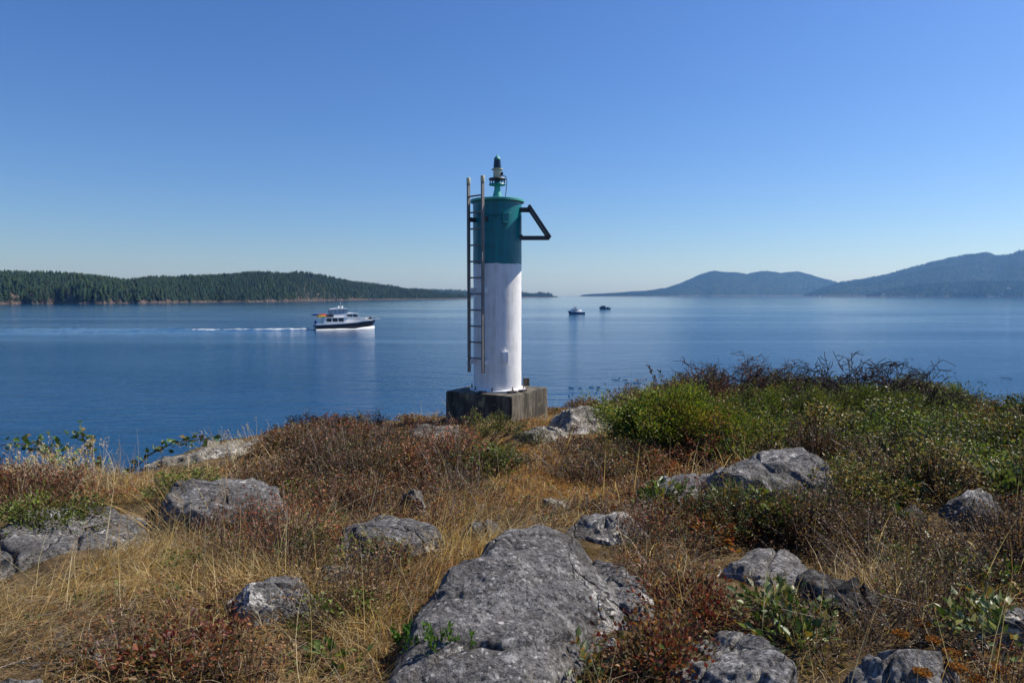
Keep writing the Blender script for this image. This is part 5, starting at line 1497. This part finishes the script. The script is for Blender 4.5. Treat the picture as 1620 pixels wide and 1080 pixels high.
shrub('green_shrub', 'small green cushion plant on the left slab edge', 'shrub', G(75, 838), 0.24, 0.6, stems=14, leafn=2600, lsize=0.022, lcols=DG + YG[:1], seed=472, vol=0.6)
shrub('red_shrub', 'dark red-brown shrub at the left edge', 'shrub', G(15, 800), 0.34, 0.8, stems=16, leafn=2600, lsize=0.02, lcols=RB, seed=473)
shrub('red_shrub', 'crimson-leaved shrub crouching under the flat-topped boulder', 'shrub', G(1150, 800), 0.3, 0.7, stems=14, leafn=1600, lsize=0.02, lcols=((0.12, 0.02, 0.02), (0.08, 0.02, 0.018), (0.17, 0.05, 0.03)), seed=474, bark=(0.06, 0.03, 0.03))
RED = ((0.13, 0.024, 0.02), (0.085, 0.022, 0.018), (0.20, 0.065, 0.03), (0.20, 0.11, 0.035), (0.08, 0.07, 0.025))
for k, (px, py, hgt, sp, lab) in enumerate(((1080, 842, 0.22, 0.5, 'dark red and rust leafy shrub right of the lichen-crusted ledge'), (1125, 838, 0.22, 0.5, 'deep red shrub left of the orange-leaved glossy plant'), (1050, 1070, 0.20, 0.4, 'crimson and brown shrub at the bottom beside the large foreground rock'), (1085, 985, 0.2, 0.4, 'small rust-red shrub left of the flat rock under the orange plant'), (1330, 800, 0.22, 0.5, 'orange-red leafy shrub at the right foot of the flat-topped boulder'), (300, 1055, 0.16, 0.5, 'low crimson shrub in the straw grass at the bottom left'))):
    shrub('red_shrub', lab, 'shrub', G(px, py), hgt, sp, stems=13, leafn=1100, lsize=0.028, lcols=RED, seed=480 + k, bark=(0.08, 0.035, 0.03), depth=2)
shrub('green_shrub', 'sparse grey-green shrub growing against the right face of the flat-topped boulder', 'shrub', G(1262, 838), 0.42, 0.5, stems=12, leafn=900, lsize=0.018, lcols=DG, seed=475, depth=3, bark=(0.08, 0.06, 0.045))

# bramble arching over the left edge
def bramble():
    root = G(165, 772)
    b = thing('bramble', 'bramble with long arching canes and green leaves over the water on the left', 'plant', tuple(root))
    r_ = np.random.default_rng(500)
    def P_(px, py, d):
        v = pray(px, py); return Vector(v / v[1] * d) + Vector((0, 0, CAMZ)) - Vector(root)
    canes = [[(165, 770, 7.3), (140, 748, 7.2), (100, 722, 7.1), (60, 700, 7.0), (20, 702, 6.9), (-40, 712, 6.8)],
             [(165, 770, 7.3), (155, 740, 7.3), (143, 712, 7.3), (130, 690, 7.3), (120, 692, 7.2)],
             [(180, 768, 7.4), (205, 748, 7.5), (240, 718, 7.6), (275, 700, 7.7), (310, 695, 7.8), (345, 690, 7.9)],
             [(165, 772, 7.3), (130, 752, 7.4), (95, 735, 7.5), (75, 712, 7.6), (85, 695, 7.6)]]
    A, B, rr, LP = [], [], [], []
    for c in canes:
        pts = [P_(*q) for q in c]
        dense = []
        for a, e in zip(pts[:-1], pts[1:]):
            for t in np.linspace(0, 1, 5)[:-1]: dense.append(a.lerp(e, t) + Vector(r_.normal(0, 0.006, 3)))
        dense.append(pts[-1])
        for k, (a, e) in enumerate(zip(dense[:-1], dense[1:])):
            A.append(a); B.append(e); rr.append(0.009 * (1 - 0.6 * k / len(dense)))
            if k > 3:
                for _ in range(4): LP.append(a + Vector(r_.normal(0, 0.045, 3)))
    A, B, rr, LP = np.array(A), np.array(B), np.array(rr), np.array(LP)
    v, f, c = prisms(A, B, rr, rr * 0.92, jit((0.10, 0.045, 0.03), len(A), r_), 6)
    npmesh('canes', v, f, M['bark'], c, b)
    sz = r_.uniform(0.055, 0.10, len(LP))
    cols = np.array([(0.06, 0.12, 0.025), (0.10, 0.17, 0.04), (0.035, 0.08, 0.018), (0.16, 0.20, 0.08), (0.20, 0.14, 0.05)])[r_.integers(0, 5, len(LP))]
    v, f, c = leaves(LP, sz, sz * 0.72, cols, r_, 0.1)
    npmesh('foliage', v, f, M['gloss_leaf'], c, b)
bramble()

def tuft(px, py, n, h0, h1, label, seed, col=(0.50, 0.41, 0.26), spread=0.16, heads=True, name='grass_tuft', lean=0.25):
    g = G(px, py)
    r_ = np.random.default_rng(seed)
    t = thing(name, label, 'grass', tuple(g))
    Pb = np.concatenate([r_.normal(0, spread, (n, 2)), np.full((n, 1), -0.02)], 1)
    D = np.concatenate([Pb[:, :2] * 1.2 + r_.normal(0, 0.2, (n, 2)) + np.array([-lean, 0]), np.ones((n, 1))], 1)
    D /= np.linalg.norm(D, axis=1, keepdims=True)
    L = r_.uniform(h0, h1, n)
    bend = np.concatenate([r_.normal(-0.1, 0.2, (n, 2)), -r_.uniform(0.0, 0.25, (n, 1))], 1)
    cols = jit(col, n, r_, 0.25)
    v, f, c = blades(Pb, D, L, np.full(n, 0.0055), bend, cols, r_, 4)
    npmesh('stalks', v, f, M['grass'], c, t)
    if heads:
        tip = Pb + D * (L * 0.92)[:, None] + bend * (L * 0.85)[:, None]
        q = np.repeat(np.arange(n), 7)
        LP = tip[q] + D[q] * r_.uniform(-0.06, 0.04, (len(q), 1)) + r_.normal(0, 0.006, (len(q), 3))
        v, f, c = leaves(LP, np.full(len(q), 0.028), np.full(len(q), 0.008), cols[q] * 1.1, r_, dirs=D[q])
        npmesh('seed_heads', v, f, M['grass'], c, t)
tuft(105, 775, 170, 0.25, 0.52, 'pale feathery grass tuft leaning beside the bramble', 510)
tuft(60, 785, 60, 0.2, 0.4, 'small pale grass tuft at the far left below the bramble', 511)
tuft(195, 775, 26, 0.25, 0.62, 'few bleached bare stalks standing against the water right of the bramble', 512, (0.42, 0.36, 0.30), 0.14, False, lean=0.05)
tuft(390, 704, 70, 0.2, 0.36, 'pale grass fringe on the skyline at the top of the left slab', 513, spread=0.35)
tuft(300, 850, 110, 0.3, 0.65, 'tall straw stalks leaning in front of the hollow boulder', 514, (0.46, 0.32, 0.13), 0.2, False)
tuft(130, 930, 9, 0.4, 0.6, 'few thick bleached stalks standing up before the broad left slab', 515, (0.55, 0.40, 0.24), 0.16, False, lean=0.1)
tuft(1005, 745, 60, 0.12, 0.3, 'bleached grass at the foot of the large bright bush', 516, (0.36, 0.28, 0.19), 0.22, False)

# rust-coloured dry yarrow heads
yl = ['left', 'second', 'third']
for k, (px, py, lab) in enumerate(((1457, 985, 'rust yarrow head highest of the bottom right group'), (1423, 1002, 'rust yarrow head farthest left of the bottom right group'), (1477, 1012, 'rust yarrow head below and right of the highest one'), (1503, 1032, 'rust yarrow head in the middle of the bottom right group'), (1512, 1055, 'large rust yarrow head lower middle of the bottom right group'), (1458, 1063, 'rust yarrow head low down before the grey rock patch'), (1542, 1073, 'rust yarrow head at the bottom edge of the picture'), (1577, 1057, 'large rust yarrow head farthest right by the stone'))):
    g = G(px, py + 35)
    t = thing('dried_yarrow', lab, 'flower', tuple(g), 0, 'dried yarrow heads at the bottom right')
    r_ = np.random.default_rng(530 + k)
    v_ = pray(px, py); tgt = v_ / v_[1] * (g[1]) + np.array([0, 0, CAMZ]) - g
    hgt = max(0.06, tgt[2])
    A = np.array([[0, 0, -0.02]]); B = np.array([[0.005, 0.0, hgt - 0.02]])
    n = 9
    ta = np.stack([r_.normal(0, 0.016, n), r_.normal(0, 0.016, n), np.full(n, hgt)], -1)
    v1, f1, c1 = prisms(np.concatenate([A, np.repeat(B, n, 0)]), np.concatenate([B, ta]), np.full(n + 1, 0.0022), np.full(n + 1, 0.0014), jit((0.12, 0.07, 0.04), n + 1, r_), 5)
    npmesh('stem', v1, f1, M['bark'], c1, t)
    m_ = 220
    a, rr = r_.uniform(0, 6.28, m_), 0.034 * r_.uniform(0, 1, m_) ** 0.5
    LP = np.stack([rr * np.cos(a), rr * np.sin(a), hgt + 0.004 - rr ** 2 * 6 + r_.normal(0, 0.003, m_)], -1)
    v2, f2, c2 = leaves(LP, np.full(m_, 0.009), np.full(m_, 0.008), jit((0.27, 0.115, 0.03), m_, r_, 0.4), r_, 1.2)
    npmesh('flower_head', v2, f2, M['grass'], c2, t)

# floating kelp
def kelp(label, spots, seed):
    r_ = np.random.default_rng(seed)
    parts = []
    for px, py, ln in spots:
        d = CAMZ * F / (py - HOR)
        x, y = (px - 810) / F * d, d
        n = max(2, int(ln / 0.8))
        A, B = [], []
        cx = x - ln / 2
        for k in range(n):
            a = (cx, y + r_.normal(0, 0.5), 0.01); cx += ln / n * r_.uniform(0.5, 0.95)
            A.append(a); B.append((cx, y + r_.normal(0, 0.7), 0.01)); cx += r_.uniform(-0.2, 0.5)
        A, B = np.array(A), np.array(B)
        parts.append(prisms(A, B, r_.uniform(0.01, 0.03, n), r_.uniform(0.008, 0.025, n), jit((0.02, 0.014, 0.008), n, r_), 6))
    v, f, c = join(parts)
    o = npmesh('kelp', v, f, M['bark'], c)
    tag(o, label, 'seaweed', kind='stuff')
kelp('dark floating kelp strands on the water right of the tower', [(912, 613, 1.6), (941, 612.5, 1.2), (984, 599, 2.6), (1018, 599.5, 0.9), (1001, 605.5, 1.8), (946, 622, 0.5), (903, 626, 0.4), (1090, 593, 2.6), (1238, 583, 2.2)], 540)
kelp('dark floating kelp streaks on the water left of the concrete block', [(690, 657, 1.6), (672, 663, 1.2)], 541)
kelp('dark floating kelp streaks on the water at the right', [(1408, 575, 2.6), (1440, 567, 1.6), (1478, 584, 1.4), (1600, 598, 0.9), (1556, 604, 1.5), (1512, 590, 1.0)], 542)

# ------------------------------------------------------------------ haze
hz = bpy.data.materials.new('sea_air')
hz.use_nodes = True
ht = hz.node_tree
ht.nodes.remove(ht.nodes['Principled BSDF'])
pv = ht.nodes.new('ShaderNodeVolumePrincipled')
pv.inputs['Color'].default_value = (0.18, 0.45, 1.0, 1)
pv.inputs['Absorption Color'].default_value = (1, 1, 1, 1)
pv.inputs['Density'].default_value = 8.5e-5
pv.inputs['Anisotropy'].default_value = 0.3
ht.links.new(pv.outputs[0], ht.nodes['Material Output'].inputs['Volume'])
HZ = MB().box((0, 0, 247), (26600, 26600, 500)).build('haze', hz)
tag(HZ, kind='stuff')
